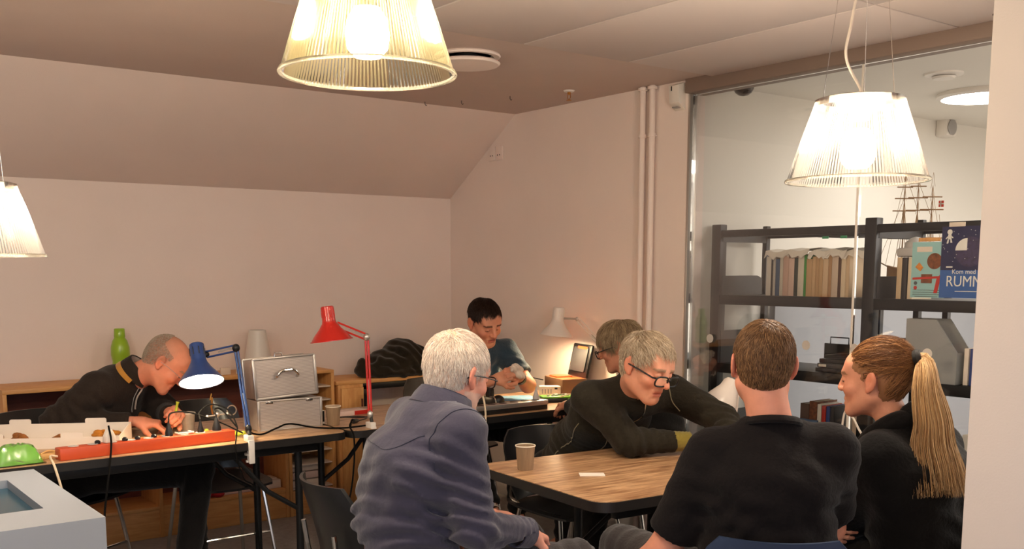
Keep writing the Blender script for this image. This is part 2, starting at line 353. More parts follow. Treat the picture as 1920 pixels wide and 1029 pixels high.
# ------------------------------------------------------------------ tables
def rrect(x0, y0, x1, y1, r, n=5):
    out = []
    for cx, cy, a in ((x1-r, y1-r, 0), (x0+r, y1-r, PI/2), (x0+r, y0+r, PI), (x1-r, y0+r, 3*PI/2)):
        for k in range(n+1): q = a+PI/2*k/n; out.append((cx+r*math.cos(q), cy+r*math.sin(q)))
    return out
TZ = .74
def folding_table(loc, rz, L, W, label, frames, r=.06):
    t = thing('folding_table', label, 'table', loc, rz, 'wood-topped folding tables')
    MB().prism(rrect(-L/2+.004, -W/2+.004, L/2-.004, W/2-.004, r), TZ-.03, TZ).build('table_top', 'table_wood', t)
    ed = MB(); po = rrect(-L/2, -W/2, L/2, W/2, r); pi_ = rrect(-L/2+.004, -W/2+.004, L/2-.004, W/2-.004, r-.004)
    n = len(po); vs = [(x, y, TZ-.002) for x, y in po]+[(x, y, TZ-.034) for x, y in po]+[(x, y, TZ-.034) for x, y in pi_]+[(x, y, TZ-.002) for x, y in pi_]
    fs = []
    for k in range(4):
        for i in range(n): a, b = k*n+i, k*n+(i+1) % n; c, d = ((k+1) % 4)*n+(i+1) % n, ((k+1) % 4)*n+i; fs.append((a, b, c, d))
    ed.add(vs, fs).build('edge_band', 'black_edge', t)
    for s in (-1, 1): MB().box((0, s*(W/2-.09), TZ-.055), (L-.24, .03, .05), .003).build('apron', 'black_steel', t)
    for x, y0, y1, s in frames:
        for y in (y0, y1): MB().tube([(x, y, .0), (x, y, TZ-.03)], .0165, 12).build('leg', 'black_steel', t)
        MB().tube([(x, y0, .09), (x, y1, .09)], .013, 10).build('cross_bar', 'black_steel', t)
        MB().tube([(x, y0, .40), (x+s*.15, y0, .50), (x+s*.32, y0, TZ-.04)], .011, 8).build('brace', 'black_steel', t)
        MB().tube([(x, y1, .40), (x+s*.15, y1, .50), (x+s*.32, y1, TZ-.04)], .011, 8).build('brace', 'black_steel', t)
    return t
# the two desks in a row along the left wall, front edge at y 3.95
folding_table((1.21, 4.30, 0), 0, 1.80, .70, 'long wood-topped work table with the orange power strip on it', [(.70, -.24, .22, -1), (-.7, -.24, .22, 1)])
folding_table((2.98, 4.30, 0), 0, 1.72, .70, 'wood-topped work table in the corner where the young man sits', [(-.73, -.24, .22, 1), (.74, -.24, .22, -1)])
T2R = -math.radians(4.5); T2C = (2.885, 2.555, 0)
folding_table(T2C, T2R, 1.62, .76, 'wood-topped table with the paper cup among the seated people', [(-.42, -.26, .26, 1), (.55, -.26, .26, -1)], .07)

# ------------------------------------------------------------------ shell chairs
mat('chair_shell', (22, 22, 24), .38, coat=.2)
mat('chair_blue', (42, 58, 86), .4)
def chair(loc, rz, label, shell='chair_shell'):
    """local +y is the way the sitter faces"""
    t = thing('shell_chair', label, 'chair', loc, rz, 'black shell chairs with chrome legs')
    nu, nv = 12, 9; prof = []
    for j in range(nv+1):      # seat front -> back
        prof.append((.21-.40*j/nv, .45+.012*math.cos(j/nv*PI)))
    seat = MB()
    def sheet(mb, fn, nu, nv, th):
        vs = []; fs = []
        for k in (0, 1):
            for j in range(nv+1):
                for i in range(nu+1): vs.append(fn(i/nu, j/nv, k*th))
        m = (nu+1)*(nv+1)
        for j in range(nv):
            for i in range(nu):
                a = j*(nu+1)+i; b = a+1; c = b+nu+1; d = a+nu+1; fs.append((a, b, c, d)); fs.append((m+d, m+c, m+b, m+a))
        rim = [i for i in range(nu+1)]+[j*(nu+1)+nu for j in range(1, nv+1)]+[nv*(nu+1)+i for i in range(nu-1, -1, -1)]+[j*(nu+1) for j in range(nv-1, 0, -1)]
        for q in range(len(rim)): a, b = rim[q], rim[(q+1) % len(rim)]; fs.append((b, a, m+a, m+b))
        return mb.add(vs, fs)
    def sf(u, v, th):
        x = (u-.5)*2; w = .215-.03*(abs(v-.5)*2)**4; return Vector((x*w, .21-.42*v, .445+.012*x*x-.012*math.sin(v*PI)-(.02*(1-v)**4)-th))
    sheet(seat, sf, nu, nv, .011).build('seat', shell, t)
    def bf(u, v, th):
        x = (u-.5)*2; w = .20*(1-.25*max(0, (v-.72)/.28)**2)*(.84+.16*min(1, v/.25)); z = .455+.345*v; y = -.20-.03*v-.06*v*v+.05*x*x-th
        return Vector((x*w, y, z))
    sheet(MB(), bf, nu, 10, .011).build('backrest', shell, t)
    MB().tube(spline([(-.17, -.13, .437), (-.17, -.20, .47), (-.12, -.245, .56), (-.12, -.262, .66)], 5), .008, 8).tube(spline([(.17, -.13, .437), (.17, -.20, .47), (.12, -.245, .56), (.12, -.262, .66)], 5), .008, 8).build('back_support', 'chrome', t)
    for sx in (-1, 1):
        for sy in (-1, 1): MB().tube([(sx*.16, sy*.14, .43), (sx*.20, sy*.22, .0)], .0095, 8).build('leg', 'chrome', t)
        MB().tube([(sx*.16, -.15, .43), (sx*.16, .15, .43)], .009, 8).build('side_rail', 'chrome', t)
    MB().tube([(-.185, .185, .19), (.185, .185, .19)], .007, 8).build('stretcher', 'chrome', t)
    return t
# ------------------------------------------------------------------ low furniture along the knee wall
mat('cream_box', (224, 208, 192), .7, var=.05); mat('pink_white', (226, 200, 190), .6); mat('red_cloth', (178, 24, 34), .7, var=.2, vscale=25, bump=.3)
mat('light_grey', (196, 190, 186), .55); mat('dark_grey', (62, 62, 64), .5); mat('paper', (236, 228, 216), .8)
t = thing('low_bookcase', 'long low birch bookcase with red-brown back behind the work table', 'bookcase', (1.75, 5.44, 0))
MB().box((0, .165, .85), (1.5, .33, .022), .002).build('top_board', 'birch_h', t)
MB().box((0, .165, .165), (1.46, .32, .02), .002).build('bottom_shelf', 'birch_h', t)
MB().box((0, .322, .50), (1.46, .012, .68)).build('back_panel', 'mahogany', t)
for x in (-.74, 0, .74): MB().box((x, .165, .42), (.02, .33, .838), .002).build('side_panel', 'birch', t)
MB().box((0, .02, .078), (1.46, .02, .155), .002).build('kick_board', 'birch_h', t)
for k, (x, y, dx, dy, dz, m, nm, lab) in enumerate(((.49, .12, .26, .14, .032, 'pink_white', 'keyboard_box', 'flat pale box on the bottom shelf beside the red cloth'), (.675, .13, .09, .16, .05, 'cream_box', 'flat_box', 'flat cream box at the right end of the bottom shelf'))):
    tag(place(MB().box((0, 0, dz/2), (dx, dy, dz), .004).box((0, 0, dz+.003), (dx*.8, dy*.6, .006), .002).build(nm, m), (1.75+x, 5.44+y, .175)), lab, 'box')
cl = MB(); random.seed(3)
for k in range(9): cl.ball((random.uniform(-.08, .08), random.uniform(-.05, .05), .02+.01*random.random()), (random.uniform(.03, .06), random.uniform(.03, .05), random.uniform(.015, .028)), 12)
tag(place(cl.build('red_cloth', 'red_cloth'), (2.02, 5.52, .172)), 'crumpled bright red cloth on the bottom shelf under the table', 'cloth')
t = thing('pigeonhole_cabinet', 'narrow birch pigeonhole cabinet with thin shelves', 'cabinet', (2.655, 5.44, 0))
for x in (-.142, .142): MB().box((x, .165, .42), (.02, .33, .84), .002).build('side_panel', 'birch', t)
MB().box((0, .165, .848), (.304, .33, .018), .002).build('top_board', 'birch_h', t)
MB().box((0, .322, .44), (.264, .01, .80)).build('back_panel', 'birch', t)
for z in (.16, .30, .38, .455, .53, .60, .68, .76): MB().box((0, .165, z), (.264, .31, .008), .001).build('shelf', 'cream_box', t)
MB().box((0, .02, .075), (.264, .02, .15), .002).build('kick_board', 'birch_h', t)
for k, (z, m, lab) in enumerate(((.165, 'cream_box', 'lowest white carton in the pigeonhole cabinet'), (.212, 'pink_white', 'middle white carton in the pigeonhole cabinet'), (.259, 'cream_box', 'topmost white carton in the pigeonhole cabinet'))):
    tag(place(MB().box((0, 0, .021), (.2, .2, .040), .003).build('carton', m), (2.63, 5.57, z)), lab, 'box', 'cartons in the pigeonholes')
tag(place(MB().box((0, 0, .011), (.21, .2, .02), .003).box((.02, -.02, .028), (.1, .1, .014), .002).build('paper_stack', 'paper'), (2.65, 5.57, .535)), 'stack of papers high in the pigeonhole cabinet', 'papers')
t = thing('side_desk', 'birch side desk on a black frame under the heaped jacket', 'desk', (3.32, 5.44, 0))
MB().box((0, .165, .772), (1.0, .33, .024), .003).build('desk_top', 'birch_h', t)
MB().box((-.40, .165, .38), (.17, .32, .76), .003).build('cabinet_body', 'birch', t)
d = MB().box((-.395, -.002, .39), (.15, .016, .70), .002).build('cabinet_door', 'birch', t)
MB().box((-.335, -.016, .62), (.008, .014, .1), .002).build('handle', 'mahogany', d)
MB().box((.08, .03, .74), (.78, .03, .04), .003).build('front_rail', 'black_steel', t)
MB().box((.08, .03, .56), (.78, .02, .03), .003).build('lower_rail', 'black_steel', t)
for x in (-.3, .47):
    for y in (.03, .3): MB().box((x, y, .375), (.03, .03, .75), .003).build('leg', 'black_steel', t)
# bottle, cone and cards on the bookcase
mat('lime_plastic', (150, 190, 40), .3, coat=.3)
t = thing('drink_bottle', 'lime green plastic drink bottle against the wall', 'bottle', (1.62, 5.60, .861))
MB().lathe([(0, 0), (.036, 0), (.046, .01), (.048, .06), (.042, .10), (.049, .135), (.048, .175), (.038, .21), (.028, .225), (.026, .23)], 32).build('bottle_body', 'lime_plastic', t)
MB().lathe([(0, .228), (.028, .228), (.029, .235), (.027, .272), (.024, .276), (0, .277)], 28).build('screw_cap', 'lime_plastic', t)
t = thing('paper_cone', 'tall white tapered paper cone behind the aluminium case', 'cone', (2.40, 5.60, .861))
MB().lathe([(.088, 0), (.048, .24), (.045, .24), (.084, .001)], 36).build('cone_shell', 'white_plastic', t)
MB().lathe([(0, .236), (.045, .236), (.045, .239), (0, .239)], 28).build('top_disc', 'grey_plastic', t)
tag(place(MB().box((0, 0, .02), (.06, .012, .04), .002, RT((0, 0, 0), .1)).build('card_box', 'cream_box'), (2.16, 5.5, .862)), 'small cream box on the bookcase behind the blue lamp', 'box')
tag(place(MB().box((0, 0, .014), (.05, .03, .028), .003, RT((0, 0, 0), -.2)).build('tape_box', 'paper'), (2.25, 5.5, .862)), 'little white packet on the bookcase beside the paper cone', 'box')

# ------------------------------------------------------------------ paper cups
mat('cup_paper', (146, 120, 92), .75, var=.12, vscale=18, stretch=(6, 6, .6)); mat('cup_rim', (232, 220, 200), .7); mat('cup_grey', (160, 148, 134), .75, var=.15, vscale=20)
def cup(loc, label, m, handle=False):
    t = thing('paper_cup', label, 'cup', loc, 0, 'paper cups')
    MB().lathe([(0, .002), (.0255, .002), (.0265, 0), (.028, .003), (.0345, .086), (.0335, .087), (.0265, .008), (0, .007)], 36).build('cup_body', m, t)
    MB().lathe([(.0335, .086), (.0365, .085), (.0372, .0875), (.0362, .0895), (.0338, .089), (.0335, .086)], 36).build('rolled_rim', 'cup_rim', t)
    return t
cup((2.199, 2.808, TZ), 'brown paper cup standing alone on the near table', 'cup_paper')
cup((1.53, 4.36, TZ), 'grey paper cup beside the old man\'s hands', 'cup_grey')
cup((2.142, 4.17, TZ), 'tan paper cup beside the aluminium case', 'cup_paper')
tag(place(MB().box((0, 0, .0015), (.088, .05, .003), .0008).build('note_card', 'paper'), (2.325, 2.592, TZ), -.62), 'small white card lying on the near table', 'card')

# ------------------------------------------------------------------ aluminium case
mat('ribbed_alu', (206, 196, 190), .4, metal=.35); mat('alu_panel', (172, 162, 156), .45, metal=.3)
t = thing('aluminium_case', 'ribbed silver aluminium case with its lid tilted open', 'case', (1.935, 4.26, TZ), -.02)
b = MB().box((0, 0, .068), (.30, .17, .132), .003).build('case_body', 'alu_panel', t)
for k in range(19): MB().box((0, -.0862, .012+k*.0063), (.284, .0022, .0036)).build('rib', 'ribbed_alu', b)
for x in (-.149, .149):
    for y in (-.084, .084): MB().box((x, y, .068), (.012, .012, .136), .003).build('corner_rail', 'aluminium', t)
for z in (.004, .133):
    for y in (-.085, .085): MB().box((0, y, z), (.30, .009, .009), .002).build('edge_rail', 'aluminium', t)
LT = RT((-.0, 0, .140), 0, math.radians(-4), math.radians(-2.5))
l = MB().box((0, 0, .09), (.296, .12, .172), .004, LT).build('case_lid', 'alu_panel', t)
for k in range(24): MB().box((0, -.0612, .016+k*.0064), (.27, .0022, .0036), 0, LT).build('rib', 'ribbed_alu', l)
for x in (-.146, .146): MB().box((x, -.058, .09), (.012, .012, .178), .003, LT).box((x, .058, .09), (.012, .012, .178), .003, LT).build('lid_rail', 'aluminium', t)
for z in (.003, .178): MB().box((0, -.058, z), (.296, .012, .011), .003, LT).box((0, .058, z), (.296, .012, .011), .003, LT).build('lid_rail', 'aluminium', t)
hd = MB().tube(spline([(-.052, -.064, .088), (-.05, -.086, .098), (-.03, -.092, .118), (0, -.094, .123), (.03, -.092, .118), (.05, -.086, .098), (.052, -.064, .088)], 6), .0062, 10, LT).build('handle', 'chrome', t)
MB().tube([(-.018, -.094, .1215), (.018, -.094, .1215)], .0085, 10, LT).build('grip', 'chrome', hd)
for x in (-.10, .09): MB().box((x, -.09, .128), (.034, .008, .012), .002).build('latch', 'chrome', t)
MB().tube([(-.02, 0, .178), (-.016, 0, .198), (.016, 0, .198), (.02, 0, .178)], .004, 8, LT).build('top_clasp', 'chrome', t)

# ------------------------------------------------------------------ spring-arm lamps
mat('blue_paint', (34, 62, 118), .3, coat=.4); mat('red_paint', (200, 38, 28), .3, coat=.4); mat('white_paint', (226, 216, 208), .35, coat=.2)
mat('shade_inner', (240, 232, 220), .5)
emitter('lamp_bulb_blue', (1, .80, .52), 85); emitter('lamp_bulb_white', (1, .74, .44), 175)
def arm_lamp(name, label, base, low, elbow, joint, top, rim, R, paint, armm, bulb=None, clamp='white_plastic', ns=36, neck=.3):
    """base: clamp foot on the table edge; low->elbow: lower arm; elbow->joint: upper arm; top->rim: shade axis"""
    bx = Vector(base); t = thing(name, label, 'desk lamp', base)
    L = lambda p: Vector(p)-bx
    low, elbow, joint, top, rim = map(L, (low, elbow, joint, top, rim))
    MB().box((0, .012, .014), (.028, .05, .028), .004).box((0, -.014, -.04), (.026, .012, .1), .004).box((0, .012, -.055), (.024, .05, .012), .003).tube([(0, .02, -.085), (0, .02, -.04)], .006, 8).lathe([(0, -.088), (.012, -.088), (.012, -.08), (0, -.08)], 14, RT((0, .02, 0))).build('clamp', clamp, t)
    MB().tube([(0, 0, .028), low], .008, 10).build('pivot_post', 'black_steel', t)
    dirn = (elbow-low).normalized(); side = dirn.cross(Vector((0, 0, 1)));
    if side.length < .3: side = Vector((.0, 1, 0))
    side.normalize()
    fwd = (joint-elbow); fwd.z = 0; fwd.normalize(); pr = fwd*.006
    for s in (-1, 1): MB().tube([low+pr*s, elbow+pr*s], .0052, 8).build('lower_arm_bar', armm, t)
    upn = (joint-elbow).normalized(); off = Vector((0, 0, 1)) - upn*upn.z; off.normalize(); off *= .012
    for s in (-1, 1): MB().tube([elbow+off*s, joint+off*s], .0042, 8).build('upper_arm_bar', armm, t)
    MB().ball(elbow, (.016, .016, .018), 14).box(elbow, (.02, .02, .03), .004).build('elbow_joint', 'black_steel' if clamp != 'white_metal' else 'aluminium', t)
    MB().ball(low, (.014, .014, .022), 12).build('base_joint', 'black_steel' if paint == 'blue_paint' else 'aluminium', t)
    a = elbow*.75+joint*.25; MB().tube([elbow-off*.5, a+off*.2, joint*.6+elbow*.4], .003, 6).build('spring', 'aluminium', t)
    MB().tube([low+Vector((.0, 0, .05)), low*.55+elbow*.45], .0035, 6).build('spring', 'aluminium', t)
    ax = (rim-top); h = ax.length; T = along(top, rim)
    r0 = R*neck
    prof = [(0, 0), (r0*.8, 0), (r0*.96, .004), (r0, .012), (r0, h*.42), (r0*1.12, h*.5), (R*.55, h*.66), (R*.82, h*.84), (R, h), (R*.985, h), (R*.80, h*.84), (R*.53, h*.67), (r0*1.05, h*.52), (0, h*.50)]
    sh = MB().lathe(prof[:9]+[(R*.99, h), (R*.81, h*.84), (R*.54, h*.665), (r0*1.08, h*.51), (0, h*.49)], ns, T).build('shade', paint, t)
    MB().lathe([(R*.985, h-.0005), (R*.80, h*.84), (R*.53, h*.67), (r0*1.05, h*.52), (0, h*.50)], ns, T).build('reflector', 'shade_inner', sh)
    MB().lathe([(R, h-.004), (R+.002, h-.002), (R+.002, h+.001), (R-.001, h+.001)], ns, T).build('shade_rim', paint, sh)
    for k in range(8):
        q = 2*PI*k/8; MB().box((r0*1.0*math.cos(q), r0*1.0*math.sin(q), h*.22), (.004, .004, h*.2), .001, T).build('vent_slot', 'black_plastic' if paint == 'blue_paint' else paint, sh)
    MB().tube([joint, (top*.62+rim*.38)], .006, 8).ball(joint, .013, 12).build('shade_pivot', 'black_steel' if paint == 'blue_paint' else 'aluminium', t)
    lam = MB().ball((0, 0, h*.74), (R*.40, R*.40, h*.19), 18, T)
    lam.build('bulb', bulb if bulb else 'white_plastic', t)
    return t
arm_lamp('blue_desk_lamp', 'blue spring-arm desk lamp shining over the old man\'s work', (1.65, 3.962, TZ), (1.655, 3.985, .79), (1.628, 4.02, 1.128), (1.535, 4.11, 1.10), (1.500, 4.125, 1.145), (1.490, 4.055, .994), .090, 'blue_paint', 'blue_paint', 'lamp_bulb_blue', neck=.34)
arm_lamp('red_desk_lamp', 'red spring-arm desk lamp beside the aluminium case', (2.235, 3.975, TZ), (2.235, 3.99, .80), (2.230, 4.0, 1.15), (2.125, 4.085, 1.205), (2.088, 4.10, 1.288), (2.100, 4.085, 1.135), .093, 'red_paint', 'red_paint', None, clamp='white_metal', neck=.32)
arm_lamp('white_desk_lamp', 'white spring-arm desk lamp glowing against the wall in the corner', (3.80, 3.975, TZ), (3.80, 4.0, .80), (3.78, 4.05, .97), (3.735, 4.30, 1.175), (3.665, 4.375, 1.24), (3.652, 4.385, 1.082), .090, 'white_paint', 'white_paint', 'lamp_bulb_white', clamp='white_metal', neck=.36)
# white table lamp on the near table, seen past the man in black
t = thing('table_lamp', 'white rounded table lamp partly hidden behind the man in black', 'table lamp', (3.205, 2.765, TZ), 0)
TL = along((.03, -.02, .255), (-.05, -.005, .14))
MB().lathe([(0, 0), (.03, .0), (.036, .01), (.040, .04), (.052, .065), (.064, .09), (.068, .125), (.066, .135), (.062, .125), (.05, .075), (0, .05)], 36, TL).build('shade', 'white_paint', t)
MB().lathe([(0, .01), (.066, .01), (.07, .0), (0, 0)], 32).build('base', 'white_paint', t)
MB().tube(spline([(.03, .0, .01), (.075, .0, .12), (.07, -.01, .22), (.03, -.02, .25)], 6), .007, 10).build('stem', 'white_paint', t)

# ------------------------------------------------------------------ on the long work table
mat('orange_paint', (192, 72, 30), .45, coat=.1); mat('adapter_white', (222, 214, 200), .45)
t = thing('power_strip', 'long orange-red power strip along the table edge', 'power strip', (1.262, 4.035, TZ), .062)
MB().box((0, 0, .0225), (.70, .062, .045), .003).build('strip_body', 'orange_paint', t)
for k in range(9): MB().lathe([(0, .0455), (.019, .0455), (.020, .0465), (.017, .0475), (0, .0462)], 20, RT((-.29+k*.072, .004, 0))).build('outlet', 'light_grey', t)
def plug(loc, m, label, h=.05, r=.016, group='plugs in the orange power strip'):
    t = thing('power_plug', label, 'plug', loc, 0, group)
    MB().lathe([(0, 0), (r, 0), (r, h*.25), (r*.55, h*.7), (.005, h), (0, h)], 16).build('plug_body', m, t)
    MB().tube([(0, 0, h*.9), (0, 0, h*1.25)], .0036, 8).build('cord_sleeve', m, t)
    return t
ca, sa = math.cos(.062), math.sin(.062)
def on_strip(u, v=.004, z=.046): return (1.262+u*ca-v*sa, 4.035+u*sa+v*ca, TZ+z)
plug(on_strip(.082), 'black_plastic', 'black plug in the orange strip in front of the old man\'s hands')
plug(on_strip(.215), 'black_plastic', 'smaller black plug between the cup and the blue lamp', .045, .013)
plug(on_strip(.285), 'black_plastic', 'black plug at the right end of the orange strip', .055, .018)
t = thing('plug_adapter', 'pale angular plug adapter on the left part of the orange strip', 'adapter', on_strip(-.155), .3)
MB().prism([(-.022, 0), (.022, 0), (.020, .025), (.006, .052), (-.006, .052), (-.020, .025)], -.014, .014, Matrix(((1, 0, 0, 0), (0, 0, 1, 0), (0, 1, 0, 0), (0, 0, 0, 1))), .003).build('adapter_body', 'adapter_white', t)
for u, lab in ((-.20, 'small round black plug left of the pale adapter'), (-.095, 'small round black plug right of the pale adapter'), (-.045, 'small round black plug, second right of the pale adapter'), (.02, 'small round black plug just left of the tall one')):
    tt = thing('low_plug', lab, 'plug', on_strip(u), 0, 'plugs in the orange power strip')
    MB().lathe([(0, 0), (.011, 0), (.011, .008), (.006, .013), (0, .014)], 14).build('plug_body', 'black_plastic', tt)
t = thing('phone', 'small white phone lying on the orange power strip', 'phone', on_strip(.15, .015, .047), .1)
MB().box((0, 0, .004), (.07, .04, .008), .003).build('phone_body', 'adapter_white', t); MB().box((-.005, 0, .0084), (.05, .03, .001)).build('screen', 'black_plastic', t)
# open white carton tray with flaps
mat('card_white', (232, 220, 206), .75); mat('brown_stuff', (150, 92, 40), .5, var=.4, vscale=30); mat('amber_wrap', (190, 120, 40), .3, var=.3, vscale=25)
t = thing('carton_tray', 'open white cardboard tray with brown bits on the table', 'box', (.963, 4.41, TZ), -.5)
MB().box((0, 0, .003), (.62, .22, .006)).build('tray_floor', 'card_white', t)
MB().box((0, .11, .035), (.62, .005, .07)).build('back_wall', 'card_white', t)
MB().box((0, -.11, .022), (.62, .005, .044)).build('front_wall', 'card_white', t)
for x in (-.31, .31): MB().prism([(-.11, 0), (.11, 0), (.11, .07), (-.11, .044)], -.0025, .0025, RT((x, 0, 0)) @ Matrix(((0, 0, 1, 0), (1, 0, 0, 0), (0, 1, 0, 0), (0, 0, 0, 1)))).build('end_wall', 'card_white', t)
def flap(x, y, z, w=.085): MB().prism(rrect(-w/2, -.004, w/2, .022, .008), -.002, .002, RT((x, y, z), 0, PI/2)).build('tab', 'card_white', t)
flap(.17, .11, .068); flap(-.13, .11, .068); flap(.13, -.11, .042); flap(-.17, -.11, .042)
random.seed(11)
for k, (x, y, s, m, lab) in enumerate(((.22, .03, .045, 'amber_wrap', 'amber wrapped roll at the right end of the white tray'), (.04, .03, .028, 'brown_stuff', 'brown lump in the middle of the white tray'), (-.10, .0, .042, 'brown_stuff', 'dark brown lump beside the green packet in the tray'), (-.22, .0, .045, 'brown_stuff', 'brown lump at the far left of the white tray'))):
    b = MB()
    for q in range(7):
        a = random.uniform(0, 6.28); rr = random.uniform(0, s*.8)
        b.ball((rr*math.cos(a)*1.3, rr*math.sin(a)*.7, .012+random.uniform(0, s*.5)), (random.uniform(.3, .6)*s, random.uniform(.25, .4)*s, random.uniform(.2, .35)*s), 10)
    for q in range(4):
        a = random.uniform(0, 3.14); b.tube(spline([(-s*math.cos(a), -s*math.sin(a)*.6, .012), (0, 0, s*random.uniform(.6, 1.0)), (s*math.cos(a), s*math.sin(a)*.6, .012)], 6), .0045, 6)
    tag(place(b.build('scrap_bundle', m), (.963+x*.878+y*.479, 4.41-x*.479+y*.878, TZ+.006), -.5), lab, 'scraps')
mat('green_pack', (104, 166, 58), .25, coat=.6, var=.15, vscale=15)
t = thing('wrapped_packet', 'green packet in clear wrap at the left end of the table', 'packet', (.775, 4.035, TZ), .05)
pk = MB(); vs = []; fs = []; nx, ny = 14, 8; random.seed(5)
for j in range(ny+1):
    for i in range(nx+1):
        u, v = i/nx*2-1, j/ny*2-1; hgt = .07*(1-abs(u)**5)*(1-abs(v)**4)+.002; vs.append((u*.085, v*.05, hgt+random.uniform(-.004, .004)*(hgt > .02)))
for j in range(ny):
    for i in range(nx): a = j*(nx+1)+i; fs.append((a, a+1, a+nx+2, a+nx+1))
pk.add(vs, fs); pk.add([(-.085, -.05, 0), (.085, -.05, 0), (.085, .05, 0), (-.085, .05, 0)], [(3, 2, 1, 0)])
pk.build('packet_body', 'green_pack', t)
MB().prism(rrect(-.09, -.06, .09, .055, .01), .0, .004).tube(spline([(-.08, -.062, .01), (-.03, -.066, .025), (.02, -.062, .012), (.08, -.06, .02)], 5), .003, 6).build('clear_wrap', 'clear_film', t)
mat('tan_paper', (206, 160, 100), .7, var=.1)
tag(place(MB().box((0, 0, .01), (.075, .05, .02), .006, RT((0, 0, 0), .2)).tube(spline([(-.03, -.02, .02), (0, .0, .027), (.03, .01, .021)], 4), .004, 6).build('paper_bag', 'tan_paper'), (.895, 4.085, TZ)), 'folded tan paper bag between green packet and orange strip', 'bag')
# work sheet under the old man's hands
tag(place(MB().box((0, 0, .001), (.22, .17, .002)).build('work_sheet', 'tan_paper'), (1.40, 4.28, TZ), .2), 'pale work sheet lying under the old man\'s hands', 'sheet')
# third-hand soldering holder and yellow-green bits
mat('lime_bit', (190, 205, 60), .4)
t = thing('soldering_stand', 'small metal helping-hands stand with clips and a lens ring', 'tool', (1.625, 4.25, TZ))
MB().lathe([(0, 0), (.028, 0), (.03, .006), (.024, .016), (.008, .022), (0, .022)], 20).build('base', 'aluminium', t)
MB().tube([(0, 0, .02), (0, 0, .085)], .005, 8).ball((0, 0, .085), .012, 10).build('post', 'aluminium', t)
MB().tube([(-.045, 0, .08), (.045, 0, .085)], .0035, 8).ball((-.045, 0, .08), .008, 8).ball((.045, 0, .085), .008, 8).build('cross_arm', 'aluminium', t)
MB().tube([(-.02, 0, .088), (-.026, 0, .125)], .004, 6).box((-.029, 0, .14), (.008, .006, .04), .002, RT((0, 0, 0), 0, 0, .05)).tube([(-.03, 0, .15), (-.022, 0, .178)], .003, 6).build('clip', 'brass', t)
MB().tube([(.066+.021*math.cos(a), 0, .098+.021*math.sin(a)) for a in [2*PI*k/20 for k in range(21)]], .003, 6).build('lens_ring', 'aluminium', t)
for k, (x, y, r, lab) in enumerate(((1.60, 4.17, .4, 'yellow-green plastic part just right of the grey cup'), (1.66, 4.13, -.6, 'yellow-green plastic part nearest the blue lamp post'), (1.575, 4.24, 1.2, 'yellow-green plastic part behind the black plug'))):
    b = MB().tube(spline([(-.03, 0, .008), (-.01, .006, .014), (.012, -.004, .01), (.03, .004, .016)], 4), [.006]*4+[.009]*5+[.006]*4, 8).ball((.03, .004, .014), .011, 10).ball((-.012, .012, .01), .009, 10)
    tag(place(b.build('plastic_part', 'lime_bit'), (x, y, TZ), r), lab, 'part', 'yellow-green parts on the table')
# clutter near the red lamp
t = thing('pink_box', 'flat pink and white box lying behind the tan cup', 'box', (2.36, 4.42, TZ), .15)
MB().box((0, 0, .012), (.17, .07, .024), .003).build('box_body', 'pink_white', t); MB().box((.045, -.0355, .012), (.08, .002, .02)).build('red_label', 'red_paint', t)
t = thing('keypad', 'small dark keypad leaning between case and tan cup', 'keypad', (2.115, 4.235, TZ), .0)
MB().box((0, 0, .032), (.03, .012, .064), .003).build('keypad_body', 'adapter_white', t); MB().box((0, -.0065, .035), (.024, .002, .05), .0005).build('screen', 'black_plastic', t)
t = thing('lead_plug', 'loose black plug lying beside the tan cup', 'plug', (2.255, 4.16, TZ), .5)
MB().tube([(-.025, 0, .011), (0, 0, .011), (.02, 0, .009)], [.012, .011, .006], 10).build('plug_body', 'black_plastic', t); MB().tube([(-.04, .004, .011), (-.025, .004, .011)], .002, 6).tube([(-.04, -.004, .011), (-.025, -.004, .011)], .002, 6).build('pins', 'chrome', t)
tag(MB().tube(spline([(2.27, 4.17, TZ+.008), (2.33, 4.20, TZ+.01), (2.36, 4.27, TZ+.008), (2.30, 4.33, TZ+.006), (2.22, 4.30, TZ+.012), (2.24, 4.24, TZ+.02), (2.34, 4.24, TZ+.01), (2.44, 4.34, TZ+.006)], 8), .003, 6).build('tangled_lead', 'black_plastic'), 'tangled thin dark lead on the table behind the red lamp', 'cable')
# cables
mat('cable_black', (14, 13, 13), .9, spec=.1)
def cable(pts, r, m, label, n=10):
    m = 'cable_black' if m == 'black_plastic' else m
    return tag(MB().tube(spline(pts, n), r, 8).build('cable', m), label, 'cable')
mat('cream_cable', (226, 206, 176), .5)
cable([(on_strip(-.35, 0, .015)), (.885, 4.005, TZ+.018), (.882, 3.93, TZ-.01), (.90, 3.90, .62), (.925, 3.89, .45), (.96, 3.9, .1)], .0045, 'cream_cable', 'cream cable hanging from the left end of the orange strip')
cable([(1.107, 4.03, TZ+.11), (1.10, 3.98, TZ+.05), (1.065, 3.90, TZ-.04), (1.03, 3.86, .55), (1.0, 3.85, .30), (1.0, 3.86, .02)], .004, 'black_plastic', 'black cable hanging from the pale adapter over the edge')
cable([(on_strip(.082, .004, .10)), (1.37, 4.09, TZ+.13), (1.45, 4.1, TZ+.125), (1.56, 4.06, TZ+.08), (1.645, 4.02, TZ+.03)], .003, 'black_plastic', 'thin black lead arching from plug to blue lamp')
cable([(on_strip(.215, .004, .1)), (1.50, 4.12, TZ+.12), (1.56, 4.15, TZ+.145), (1.625, 4.13, TZ+.12), (1.635, 4.06, TZ+.06), (1.60, 3.98, TZ+.03), (1.575, 3.93, TZ-.03), (1.60, 3.92, .6), (1.65, 3.93, .55), (1.66, 3.94, .40), (1.68, 3.95, .2), (1.72, 3.97, .01)], .003, 'black_plastic', 'looping black lead hanging below the blue lamp')
